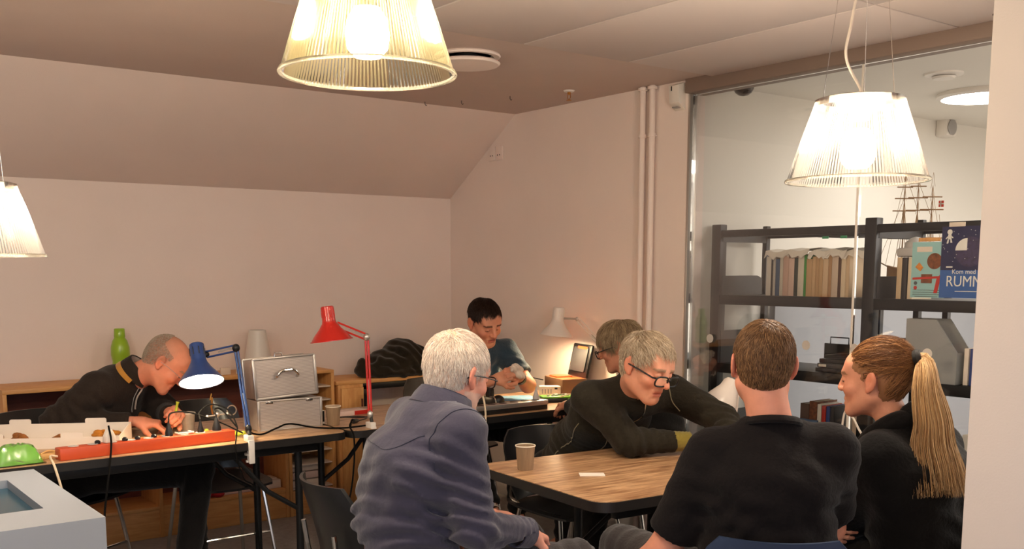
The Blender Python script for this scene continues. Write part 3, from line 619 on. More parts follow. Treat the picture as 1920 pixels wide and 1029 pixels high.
cable([(on_strip(.285, .004, .11)), (1.555, 4.10, TZ+.13), (1.60, 4.13, TZ+.12), (1.64, 4.07, TZ+.05)], .0035, 'black_plastic', 'short black lead bent over the right plug')
cable([(1.655, 4.0, TZ+.05), (1.70, 4.05, TZ+.02), (1.76, 4.085, TZ+.006), (1.84, 4.12, TZ+.02), (1.90, 4.11, TZ+.035), (2.0, 4.06, TZ+.015), (2.12, 4.03, TZ+.006), (2.225, 4.01, TZ+.01)], .004, 'black_plastic', 'black lead winding in front of the aluminium case')
cable([(2.16, 4.04, TZ+.005), (2.155, 4.02, TZ+.035), (2.145, 3.99, TZ+.045), (2.12, 3.97, TZ+.02), (2.115, 3.925, TZ-.02), (2.11, 3.92, .6), (2.09, 3.93, .45), (2.04, 3.96, .3)], .004, 'black_plastic', 'black lead dropping over the edge by the tan cup')

# ------------------------------------------------------------------ on the corner table
t = thing('metal_power_strip', 'long aluminium power strip with round sockets on the corner table', 'power strip', (2.94, 4.02, TZ), .0)
MB().box((0, 0, .012), (.66, .058, .024), .002).build('strip_base', 'black_plastic', t)
MB().box((0, 0, .036), (.665, .066, .024), .003).build('strip_body', 'aluminium', t)
for k in range(9): MB().lathe([(0, .0482), (.021, .0482), (.021, .0492), (.018, .0492), (0, .0486)], 22, RT((-.285+k*.07, .002, 0))).build('outlet', 'black_plastic', t)
plug((2.80, 4.02, TZ+.05), 'adapter_white', 'white plug in the aluminium power strip beside the blue shirt', .055, .019, 'plugs in the metal strip')
plug((3.225, 4.03, TZ+.05), 'light_grey', 'grey plug at the right end of the aluminium power strip', .05, .017, 'plugs in the metal strip')
cable([(2.80, 4.02, TZ+.115), (2.815, 4.0, TZ+.135), (2.835, 3.96, TZ+.11), (2.83, 3.925, TZ+.02), (2.81, 3.91, TZ-.08), (2.78, 3.91, .58)], .0048, 'cream_cable', 'white cable looping down from the aluminium strip')
mat('blue_mat', (120, 168, 200), .6)
t = thing('cutting_mat', 'light blue work mat on the corner table', 'mat', (3.38, 4.44, TZ), -.35); MB().box((0, 0, .002), (.27, .19, .004), .001).build('mat_sheet', 'blue_mat', t)
for k in range(5): MB().box((-.1+k*.05, 0, .0043), (.0015, .17, .0006)).build('grid_line', 'paper', t)
t = thing('sewing_head', 'black cylindrical device lying before the young man', 'device', (3.02, 4.17, TZ), .1)
MB().tube([(-.11, 0, .036), (-.03, 0, .036), (0, 0, .034), (.03, 0, .034)], [.036, .036, .028, .028], 20).build('barrel', 'black_plastic', t)
MB().ball((.075, 0, .034), (.034, .03, .034), 16).build('motor_head', 'black_plastic', t)
MB().lathe([(.029, -.004), (.031, -.004), (.031, .004), (.029, .004)], 20, RT((.03, 0, .034), 0, 0, PI/2)).build('collar', 'chrome', t)
MB().tube([(.10, 0, .02), (.125, 0, .012), (.13, -.01, .004)], .005, 8).build('foot', 'black_plastic', t)
MB().box((.06, .05, .05), (.035, .035, .10), .006).build('upright', 'black_plastic', t)
tag(place(MB().box((0, 0, .003), (.16, .03, .006), .001).build('paper_strip', 'paper'), (3.02, 4.085, TZ), .05), 'white paper strip lying behind the aluminium power strip', 'paper')
t = thing('charger_block', 'white multi-socket charger block in the corner of the table', 'charger', (3.60, 4.375, TZ), -.65)
MB().box((0, 0, .031), (.12, .06, .062), .004).build('block_body', 'adapter_white', t)
for k in range(4): MB().box((-.042+k*.016, -.0305, .034), (.006, .002, .026), .0005).build('port', 'red_cloth' if k == 9 else 'grey_plastic', t)
MB().box((.034, -.0305, .05), (.016, .002, .01)).build('display', 'black_plastic', t)
cable([(3.55, 4.43, TZ+.05), (3.52, 4.46, TZ+.08), (3.56, 4.50, TZ+.10), (3.63, 4.47, TZ+.085)], .003, 'black_plastic', 'black lead arching behind the white charger block')
mat('green_paint', (110, 180, 40), .4)
t = thing('component_tray', 'green and black component tray before the charger block', 'tray', (3.50, 4.19, TZ), -.45)
MB().box((0, 0, .012), (.18, .085, .024), .006).build('tray_body', 'black_plastic', t)
MB().box((0, 0, .028), (.185, .09, .010), .004).build('tray_rim', 'green_paint', t)
MB().box((.07, -.044, .014), (.045, .004, .022), .001).build('green_label', 'green_paint', t)
bits = MB(); random.seed(2)
for k in range(16): bits.box((random.uniform(-.06, .06), random.uniform(-.025, .025), .036), (random.uniform(.008, .02), random.uniform(.006, .012), .008), .001)
bits.build('small_components', 'grey_plastic', t)
cable([(3.46, 4.12, TZ+.035), (3.50, 4.08, TZ+.05), (3.47, 3.99, TZ+.02), (3.46, 3.935, TZ-.03), (3.45, 3.92, .6)], .0032, 'cream_cable', 'thin pale cable hanging off the corner table')
tag(place(MB().box((0, 0, .002), (.08, .06, .004), .001).build('note_pad', 'paper'), (3.50, 4.03, TZ), -.3), 'small white note by the green component tray', 'note')
mat('orange_clear', (206, 96, 56), .3); mat('smoke_plastic', (120, 92, 70), .25)
t = thing('tool_case', 'open tool case with black lid and orange tray in the corner', 'tool case', (3.735, 4.40, TZ), -.25)
MB().box((0, 0, .004), (.15, .24, .008), .002).build('case_floor', 'smoke_plastic', t)
for s in (-1, 1): MB().box((s*.073, 0, .05), (.005, .24, .1), .002).build('side_wall', 'smoke_plastic', t); MB().box((0, s*.118, .05), (.15, .005, .1), .002).build('end_wall', 'smoke_plastic', t)
MB().box((0, 0, .085), (.14, .228, .03), .004).box((-.01, .04, .103), (.1, .1, .012), .004).build('orange_tray', 'orange_clear', t)
ld = MB().box((0, 0, .095), (.018, .235, .19), .008, RT((.078, 0, .10), 0, 0, .22)).build('case_lid', 'black_plastic', t)
MB().box((-.0125, 0, .10), (.006, .18, .14), .006, RT((.078, 0, .10), 0, 0, .22)).build('lid_insert', 'dark_grey', ld)
MB().box((-.014, -.02, .168), (.006, .12, .016), .002, RT((.078, 0, .10), 0, 0, .22)).build('lid_label', 'orange_clear', ld)

# ------------------------------------------------------------------ on the near table, right side
cable([(3.50, 2.62, TZ+.006), (3.56, 2.52, TZ+.03), (3.62, 2.44, TZ+.012), (3.58, 2.36, TZ+.006), (3.50, 2.34, TZ+.02)], .0045, 'white_plastic', 'white cable curling on the near table behind the man in black')
cable([(3.46, 2.52, TZ+.01), (3.55, 2.47, TZ+.04), (3.60, 2.38, TZ+.01), (3.55, 2.30, TZ+.008), (3.62, 2.28, TZ+.006)], .0045, 'white_plastic', 'white cable crossing the curl on the near table')
cable([(3.54, 2.40, TZ+.008), (3.60, 2.36, TZ+.012), (3.64, 2.42, TZ+.06), (3.655, 2.46, TZ+.10), (3.66, 2.50, TZ+.12), (3.665, 2.52, TZ+.01)], .0045, 'white_plastic', 'white cable rising towards the woman\'s chin')

# ------------------------------------------------------------------ display pedestal, front left
mat('pedestal_paint', (150, 156, 164), .5, bump=.03, bscale=150); mat('teal_glass', (6, 62, 80), .25, coat=.2)
t = thing('display_pedestal', 'white display pedestal with a sunken teal screen, front left', 'pedestal', (.30, 3.245, 0))
x0, x1, y0, y1 = -.45, .455, -.42, .42; hx0, hx1, hy0, hy1 = -.34, .345, -.21, .275
pb = MB()
for (ax, ay, bx, by) in ((x0, y0, x1, hy0), (x0, hy1, x1, y1), (x0, hy0, hx0, hy1), (hx1, hy0, x1, hy1)): pb.box(((ax+bx)/2, (ay+by)/2, .765), (bx-ax, by-ay, .03))
pb.build('top_frame', 'pedestal_paint', t)
MB().box((.0025, 0, .375), (.905, .84, .75)).build('body', 'pedestal_paint', t)
MB().box(((hx0+hx1)/2, (hy0+hy1)/2, .752), (hx1-hx0-.002, hy1-hy0-.002, .004)).build('screen', 'teal_glass', t)

# ------------------------------------------------------------------ library shelving behind the glass
mat('shelf_steel', (30, 31, 34), .45, metal=.2); mat('bracket_steel', (46, 46, 48), .5)
SX, SD = 4.07, .40
sh = thing('library_shelving', 'black steel library shelving behind the glass partition', 'shelving', (SX, 0, 0))
ys = [3.595, 2.69, 1.785]
for y in ys:
    MB().box((.025, y, .84), (.05, .06, 1.68), .004).build('front_post', 'shelf_steel', sh)
    MB().box((SD-.02, y-.02, .84), (.03, .03, 1.68), .003).build('back_post', 'shelf_steel', sh)
for i in range(2):
    ya, yb = ys[i]-.03, ys[i+1]+.03; ym, L_ = (ya+yb)/2, ya-yb
    MB().box((.02, ym, 1.632), (.03, L_, .036), .003).build('top_rail', 'shelf_steel', sh)
    MB().box((SD-.02, ym, 1.632), (.02, L_, .036), .003).build('back_rail', 'shelf_steel', sh)
    for z in (1.30, .945, .52, .12):
        b = MB().box((SD/2, ym, z+.012), (SD-.02, L_, .012), .002).box((.008, ym, z-.005), (.014, L_, .05), .003)
        b.build('shelf_board', 'shelf_steel', sh)
    for z in (1.318, .963, .54):
        for y in (ya, yb):
            MB().prism([(.02, 0), (SD-.06, 0), (SD-.06, .085), (SD-.10, .10), (.02, .10)] if z > 1.3 else [(.02, 0), (SD-.06, 0), (SD-.06, .14), (SD-.10, .17), (.02, .17)], -.002, .002, RT((0, y, z), 0, PI/2)).build('end_bracket', 'bracket_steel', sh)
    for y in (ya, yb): MB().prism([(.02, 0), (SD-.03, 0), (SD-.03, -.055), (.02, -.055)], -.002, .002, RT((0, y, 1.645), 0, PI/2)).build('top_bracket', 'bracket_steel', sh)
# books on the upper shelf
random.seed(21)
bookc = [((228, 222, 212), 'white'), ((60, 56, 58), 'charcoal'), ((206, 200, 190), 'grey'), ((70, 96, 130), 'slate blue'), ((214, 178, 160), 'pale pink'), ((226, 196, 180), 'blush'), ((40, 52, 44), 'dark green'), ((222, 214, 196), 'ivory'), ((54, 150, 60), 'bright green'), ((196, 160, 116), 'tan'), ((206, 172, 128), 'sand'), ((190, 152, 108), 'light brown'), ((214, 186, 150), 'beige'), ((176, 136, 96), 'brown'), ((226, 206, 176), 'cream'), ((90, 60, 44), 'dark brown'), ((210, 190, 170), 'stone')]
for i, (c, n) in enumerate(bookc): mat('book_'+n.replace(' ', '_'), c, .6)
mat('page_block', (226, 214, 194), .85)
def book(loc, th, h, dp, m, label, group, rz=0, lean=0):
    t = thing('book', label, 'book', loc, rz, group)
    T = RT((0, 0, 0), 0, lean)
    MB().box((dp/2+.002, 0, h/2), (dp-.004, th-.004, h-.006), 0, T).build('pages', 'page_block', t)
    MB().box((dp/2, th/2-.001, h/2), (dp, .002, h), .0005, T).box((dp/2, -th/2+.001, h/2), (dp, .002, h), .0005, T).box((.001, 0, h/2), (.003, th, h), .0008, T).build('cover', m, t)
    return t
y = 3.36; seq = ['white', 'charcoal', 'grey', 'slate blue', 'ivory', 'pale pink', 'blush', 'dark green', 'ivory', 'bright green', 'tan', 'sand', 'light brown', 'tan', 'beige', 'brown', 'stone', 'dark brown', 'cream', 'beige']
cnt = {}; names = []
for i, s in enumerate(seq):
    th = [.03, .012, .016, .026, .02, .034, .034, .022, .036, .014, .034, .02, .02, .022, .03, .02, .036, .016, .026, .02][i]; h = .196+.014*math.sin(i*1.7)
    cnt[s] = cnt.get(s, 0)+1
    if seq.count(s) > 1: lab = '%s book just right of the %s one on the upper shelf' % (s, seq[i-1])
    else: lab = '%s book in the row on the upper shelf' % s
    names.append((y-th/2, h, th))
    book((SX+.12, y-th/2, 1.3185), th-.001, h, .16, 'book_'+s.replace(' ', '_'), lab, 'books on the upper shelf')
    y -= th
for i, (yy, w_, dz, r) in enumerate(((3.30, .14, 0, .1), (3.17, .16, .004, -.08), (3.05, .12, .0, .15), (2.95, .15, .003, -.1), (2.86, .13, 0, .05))):
    mp = MB(); vs = []; fs = []
    for k in range(9):
        for q, (px_, pz_) in enumerate(((-.094, -.022+.010*math.sin(k*2.1+i)), (-.080, .004), (0, .012), (.07, .010))): vs.append((px_, (k/8-.5)*w_, pz_+.006*math.sin(k*1.1+i)))
    vs2 = [(a-.001, b, c+.005) for a, b, c in vs]
    for k in range(8):
        for q in range(3): a = k*4+q; fs += [(a, a+1, a+5, a+4), (36+a+4, 36+a+5, 36+a+1, 36+a)]
        fs.append((k*4, k*4+4, 36+k*4+4, 36+k*4))
    mp.add(vs+vs2, fs)
    tag(place(mp.build('loose_papers', 'paper'), (SX+.20, yy, 1.531+dz), r), ['curled white papers on the white and charcoal books', 'curled white papers on the pink books', 'curled white papers on the ivory and green books', 'curled white papers on the sand books', 'curled white papers on the brown books'][i], 'papers', 'papers on the books')
for i, (yy, s) in enumerate(((2.60, 'beige'), (2.575, 'charcoal'), (2.545, 'cream'))):
    book((SX+.10, yy, 1.3185), .024, .185, .16, 'book_'+s, ['beige book left of the blue shelf poster', 'charcoal book between beige and cream books by the leaflet', 'cream book tucked beside the food leaflet'][i], 'books by the leaflet')
tag(place(MB().box((0, 0, .02), (.14, .11, .04), .012).lathe([(0, .04), (.05, .04), (.045, .065), (.02, .085), (0, .09)], 18).build('grey_pouch', 'light_grey'), (SX+.18, 2.575, 1.506)), 'pale rounded pouch on top of the books by the middle post', 'pouch')
mat('sign_green', (60, 160, 110), .5)
for i, yy in enumerate((2.97, 2.87)):
    tag(place(MB().box((0, 0, 0), (.004, .035, .012), .001).build('shelf_label', 'sign_green'), (SX+.06, yy, 1.60)), ['left green shelf label under the top rail', 'right green shelf label under the top rail'][i], 'label', 'green shelf labels')
    tag(place(MB().box((0, 0, 0), (.24, .12, .008), .002).build('hanging_sign', 'bracket_steel'), (SX+.2, yy, 1.606)), ['dark hanging shelf sign above the sand books', 'dark hanging shelf sign above the brown books'][i], 'sign', 'hanging shelf signs')
# leaflet with food pictures
mat('leaflet_blue', (150, 196, 196), .6); mat('food_brown', (120, 66, 34), .6, var=.5, vscale=60); mat('food_orange', (206, 130, 50), .6, var=.3, vscale=50); mat('leaf_red', (190, 44, 34), .6); mat('ink_grey', (90, 96, 100), .7)
FX = SX-.012
def facing(x, y, z): return Matrix(((0, 0, -1, x), (-1, 0, 0, y), (0, 1, 0, z), (0, 0, 0, 1)))   # local x -> -Y (picture right), y -> up, z -> towards the room
t = thing('food_leaflet', 'pale blue leaflet with food pictures and a red pan', 'leaflet', (0, 0, 0))
F = facing(FX, 2.395, 1.330)
MB().box((0, .118, 0), (.155, .236, .002), 0, F).build('sheet', 'leaflet_blue', t)
MB().prism([(.028+.034*math.cos(a), .155+.034*math.sin(a)) for a in [2*PI*k/24 for k in range(24)]], .001, .0022, F).build('round_dish', 'food_brown', t)
MB().prism([(-.06, .13), (-.035, .112), (-.022, .128), (-.042, .15)], .001, .0022, F).build('glass_jar', 'food_orange', t)
MB().prism([(-.03, .062), (.02, .062), (.02, .10), (-.03, .10)], .001, .0020, F).build('pan_dish', 'food_brown', t)
MB().prism([(-.07, .085), (.05, .092), (.075, .112), (.075, .098), (.06, .084), (.046, .02), (.03, .02), (.042, .082), (-.07, .076)], .001, .0028, F).build('red_pan_shape', 'leaf_red', t)
MB().box((-.02, .205, .0016), (.07, .022, .001), 0, F).build('title_panel', 'cream_box', t)
for k in range(2): MB().prism([(-.055+.008*math.cos(a), .062-.02*k+.008*math.sin(a)) for a in [2*PI*j/14 for j in range(14)]], .001, .0022, F).build('round_badge', ['ink_grey', 'leaf_red'][k], t)
for k in range(4): MB().box((-.004, .032-.009*k, .0016), (.125-.02*(k == 3), .0022, .0008), 0, F).build('text_line', 'ink_grey', t)
MB().box((0, .246, .001), (.10, .016, .004), .001, F).build('holder_clip', 'birch', t)
# blue space poster
mat('poster_navy', (24, 30, 74), .55); mat('poster_blue', (44, 92, 160), .55); mat('poster_disc', (58, 50, 84), .6, var=.4, vscale=70); mat('poster_white', (225, 222, 214), .6)
t = thing('space_poster', 'dark blue poster with astronaut and white RUMM lettering', 'poster', (0, 0, 0))
F = facing(FX-.012, 2.208, 1.332)
MB().box((0, .205, 0), (.25, .18, .002), 0, F).build('night_sky', 'poster_navy', t)
MB().box((0, .058, 0), (.25, .116, .002), 0, F).build('blue_ground', 'poster_blue', t)
MB().prism([(.0+.062*math.cos(a), .190+.062*math.sin(a)) for a in [2*PI*k/36 for k in range(36)]], .001, .002, F).build('planet_disc', 'poster_disc', t)
MB().prism([(-.012, .196)]+[(-.012+.05*math.cos(a), .196+.05*math.sin(a)) for a in [PI/2+PI/2*k/8 for k in range(9)]], .0021, .003, F).build('white_quarter', 'poster_white', t)
ast = MB().prism([(-.09+.011*math.cos(a), .272+.011*math.sin(a)) for a in [2*PI*k/16 for k in range(16)]], .001, .0024, F)
for pts in (((-.097, .262), (-.083, .262), (-.082, .242), (-.098, .242)), ((-.098, .244), (-.093, .244), (-.095, .226), (-.103, .226)), ((-.087, .244), (-.082, .244), (-.078, .228), (-.086, .228)), ((-.084, .258), (-.074, .25), (-.076, .246), (-.085, .252)), ((-.096, .258), (-.108, .246), (-.106, .242), (-.096, .252))): ast.prism(list(pts), .001, .0024, F)
ast.build('astronaut', 'poster_white', t)
random.seed(9); st = MB()
for k in range(26): x, yy = random.uniform(-.12, .12), random.uniform(.15, .29); st.box((x, yy, .0018), (.0025, .0025, .0012), 0, F)
st.build('stars', 'poster_white', t)
MB().box((-.085, .128, .0018), (.028, .006, .001), 0, F).build('comet', 'poster_white', t)
text('Kom med ud', 'lettering', 'poster_white', .026, F @ Matrix.Translation((-.004, .100, .0015)), t)
text('RUMMET', 'lettering', 'poster_white', .064, F @ Matrix.Translation((.012, .048, .0015)) @ Matrix.Scale(.86, 4, (1, 0, 0)), t)
MB().box((.0, .028, .0018), (.11, .003, .001), 0, F).build('small_text', 'poster_white', t)
MB().box((-.06, .303, .001), (.07, .018, .004), .001, F).build('holder_clip', 'cream_box', t)
# grey magazine file and other things on the middle shelf
mat('file_grey', (150, 152, 152), .65); mat('file_side', (128, 118, 106), .65)
t = thing('magazine_file', 'large grey cardboard magazine file with a sloping top', 'magazine file', (SX+.01, 2.375, .965))
prof = [(-.12, 0), (.12, 0), (.12, .135), (.02, .272), (-.12, .272)]
MB().prism(prof, -.003, .003, RT((.0, 0, 0)) @ Matrix(((0, 0, 1, 0), (-1, 0, 0, 0), (0, 1, 0, 0), (0, 0, 0, 1)))).build('front_side', 'file_grey', t)
MB().prism(prof, -.003, .003, RT((.11, 0, 0)) @ Matrix(((0, 0, 1, 0), (-1, 0, 0, 0), (0, 1, 0, 0), (0, 0, 0, 1)))).build('rear_side', 'file_grey', t)
MB().box((.055, .118, .136), (.11, .005, .272), .001).build('spine', 'file_side', t)
MB().box((.055, -.118, .067), (.11, .005, .135), .001).build('low_end', 'file_grey', t)
MB().box((.055, 0, .003), (.11, .236, .006), .001).build('bottom', 'file_grey', t)
for i, (yy, x, w_, h_, m, lab) in enumerate(((2.93, .15, .17, .13, 'black_plastic', 'black display stand left of the glass joint'), (2.60, .20, .14, .14, 'black_plastic', 'black divider just right of the middle post'), (2.20, .24, .20, .17, 'black_plastic', 'black divider behind the grey magazine file'))):
    t = thing('book_divider', lab, 'divider', (SX+x, yy, .964), 0, 'black dividers on the middle shelf')
    MB().box((0, 0, h_/2), (.006, w_, h_), .003).build('plate', m, t)
    MB().tube([(0, -w_*.3, h_-.005), (0, -w_*.3, h_+.03), (0, w_*.3, h_+.03), (0, w_*.3, h_-.005)], .003, 6).build('wire_loop', 'black_steel', t)
    MB().box((.04, 0, .003), (.08, w_, .005), .001).build('foot_plate', m, t)
t = thing('disc_case_stack', 'flat stack of dark cases with a lime sticker on the middle shelf', 'cases', (SX+.10, 2.86, .964), .05)
for k in range(3): MB().box((0, 0, .012+k*.022), (.16, .22-.02*k, .02), .003).build('case', ['shelf_steel', 'dark_grey', 'black_plastic'][k], t)
MB().box((-.082, -.08, .012), (.003, .022, .014), .0005).build('lime_sticker', 'lime_bit', t); MB().box((-.082, .07, .034), (.003, .04, .012), .0005).build('white_sticker', 'paper', t)
tag(place(MB().box((0, 0, 0), (.06, .075, .004), .001, RT((0, 0, 0), 0, -.5)).build('folded_leaflet', 'paper'), (SX+.14, 2.80, 1.075)), 'pale folded leaflet leaning on the dark cases', 'leaflet')
t = thing('dark_tray', 'black tilted tray holding the pale leaflet', 'tray', (SX+.14, 2.83, 1.032), .05); MB().box((0, 0, .0), (.18, .22, .012), .003, RT((0, 0, 0), 0, -.12)).build('tray_plate', 'black_plastic', t); MB().box((-.085, 0, .012), (.008, .22, .03), .003, RT((0, 0, 0), 0, -.12)).build('tray_lip', 'black_plastic', t)
mat('blue_spine', (50, 70, 130), .5)
for i, (yy, m, th, lab) in enumerate(((2.225, 'card_white', .02, 'white folder beside the grey magazine file'), (2.20, 'blue_spine', .018, 'dark blue folder beside the white folder'), (2.178, 'card_white', .016, 'white folder farthest right on the middle shelf'))):
    book((SX+.03, yy, .965), th, .155, .14, m, lab, 'folders by the magazine file')
mat('screen_grey', (150, 153, 160), .7, bump=.05, bscale=200)
t = thing('office_screen', 'tall grey office screen standing behind the shelving', 'screen', (6.0, 3.58, 0))
MB().box((0, 0, .66), (2.95, .04, 1.24), .006).build('panel', 'screen_grey', t)
for x in (-1.3, 1.3): MB().box((x, 0, .02), (.05, .12, .04), .004).build('foot', 'black_steel', t)
# lower shelf books
low = [(3.05, .05, .20, 'book_dark_brown'), (3.0, .045, .215, 'food_brown'), (2.965, .022, .205, 'book_white'), (2.94, .022, .20, 'leaf_red'), (2.915, .02, .20, 'blue_spine'), (2.893, .02, .20, 'book_charcoal'), (2.80, .03, .185, 'book_grey'), (2.765, .03, .19, 'book_stone'), (2.735, .024, .16, 'book_dark_green'), (2.63, .018, .185, 'book_slate_blue'), (2.61, .018, .18, 'book_white'),
       (2.26, .03, .13, 'book_white'), (2.225, .026, .15, 'book_grey'), (2.197, .018, .145, 'leaf_red'), (2.17, .03, .15, 'book_charcoal'), (2.13, .035, .155, 'book_dark_green')]
lowlab = ['thick dark brown book on the lowest visible shelf', 'mottled brown book behind the neck of the man in black', 'white book beside the red spine on the lower shelf', 'red book between white and blue on the lower shelf', 'blue book right of the red one on the lower shelf', 'charcoal book closing the left row of the lower shelf', 'grey book left of the stone one on the lower shelf', 'stone coloured book in the middle of the lower shelf', 'short dark green book on the lower shelf', 'slate blue thin book by the woman\'s chin', 'thin white book by the woman\'s chin', 'white book behind the ponytail on the lower shelf', 'grey book behind the ponytail on the lower shelf', 'red book behind the ponytail near the pillar', 'charcoal book behind the ponytail near the pillar', 'dark green book nearest the pillar on the lower shelf']
for (yy, th, h, m), lab in zip(low, lowlab): book((SX+.06, yy, .5385), th, h+.06, .16, m, lab, 'books on the lower shelf')
t = thing('picture_book', 'blue framed picture book facing out on the lower shelf', 'book', (SX+.03, 3.02, .5385))
MB().box((0, 0, .095), (.012, .14, .19), .002).build('cover', 'book_slate_blue', t); MB().box((-.0065, -.02, .09), (.002, .08, .12)).build('cover_picture', 'light_grey', t); MB().box((-.0065, .048, .09), (.002, .03, .12)).build('cover_strip', 'card_white', t)
# model ship on a wall shelf behind the shelving
mat('ship_brown', (140, 104, 66), .7); mat('rig', (160, 130, 96), .8); mat('flag_red', (206, 60, 40), .6)
t = thing('wall_shelf', 'narrow dark shelf carrying the model ship', 'shelf', (4.62, 2.80, 1.33)); MB().box((0, 0, .0), (.14, .5, .02), .003).build('board', 'shelf_steel', t)
for yy in (-.18, .18): MB().box((0, yy, -.67), (.03, .03, 1.32), .003).build('support', 'shelf_steel', t)
t = thing('model_ship', 'model of a three-masted sailing ship with bare rigging', 'model ship', (4.62, 2.80, 1.341), PI/2)
hull = []; fs = []
for j in range(9):
    u = j/8*2-1; wv = .035*(1-abs(u)**2.4)+.002
    for (a, z) in ((-1, .11+.02*u*u), (-.8, .05), (0, .02), (.8, .05), (1, .11+.02*u*u)): hull.append((u*.15, a*wv, z))
for j in range(8):
    for i in range(4): a = j*5+i; fs.append((a, a+1, a+6, a+5))
fs += [tuple(j*5 for j in range(9))+tuple(j*5+4 for j in range(8, -1, -1))]
MB().add(hull, fs).box((0, 0, .012), (.1, .03, .024), .003).build('hull', 'ship_brown', t)
for x, h in ((-.075, .50), (0, .54), (.072, .585)):
    m_ = MB().tube([(x, 0, .10), (x, 0, h)], [.0042, .0018], 8).build('mast', 'ship_brown', t)
    for k, z in enumerate((.26, .33, .395, .455, .51)):
        if z < h-.02: MB().tube([(x, -.075+.009*k, z), (x, .075-.009*k, z)], .003, 6, RT((x, 0, 0), -.6) @ RT((-x, 0, 0))).build('yard', 'ship_brown', m_)
rg = MB()
for x, h in ((-.075, .50), (0, .54), (.072, .585)):
    for s in (-1, 1):
        for k in range(3): rg.tube([(x-.02+.02*k, s*.034, .12), (x, s*.002, h*.7)], .0014, 4)
for a, b in (((.16, 0, .13), (.072, 0, .57)), ((.20, 0, .15), (.072, 0, .46)), ((.072, 0, .57), (0, 0, .40)), ((0, 0, .53), (-.075, 0, .36)), ((-.075, 0, .48), (-.15, 0, .14)), ((-.15, 0, .13), (-.115, 0, .37))): rg.tube([a, b], .001, 4)
for x, h in ((-.075, .50), (0, .54), (.072, .585)):
    for k in range(5):
        for s in (-1, 1): rg.tube([(x-s*.04, s*.05, .26+.06*k), (x, 0, .33+.06*k)], .0009, 4)
rg.build('rigging', 'rig', t)
MB().tube([(.14, 0, .12), (.215, 0, .155)], .003, 6).build('bowsprit', 'ship_brown', t)
fl = MB().box((-.122, 0, .42), (.026, .001, .03)).build('flag', 'flag_red', t)
MB().box((-.122, 0, .42), (.027, .0024, .005)).box((-.120, 0, .42), (.005, .0024, .031)).build('white_cross', 'poster_white', fl)
# chairs
chair((1.80, 4.72, 0), PI, 'empty black chair behind the long work table')
chair((1.60, 2.70, 0), -PI/2-.08, 'black chair of the man in the blue shirt').scale = (1, 1, 1.03)
chair((2.92, 3.42, 0), PI, 'black chair of the leaning man in the dark fleece').scale = (1, 1, .9)
chair((2.25, 1.765, 0), -math.radians(46), 'dark blue chair of the man in black', 'chair_blue').scale = (1, 1, .96)
chair((2.86, 1.64, 0), -math.radians(-8), 'black chair of the woman with the ponytail')
chair((3.30, 4.92, 0), PI, 'black chair of the young man in the corner')
chair((1.12, 4.84, 0), PI+.5, 'black chair of the bent old man')
chair((3.46, 3.66, 0), math.radians(30), 'black chair of the person hidden behind the leaning man')
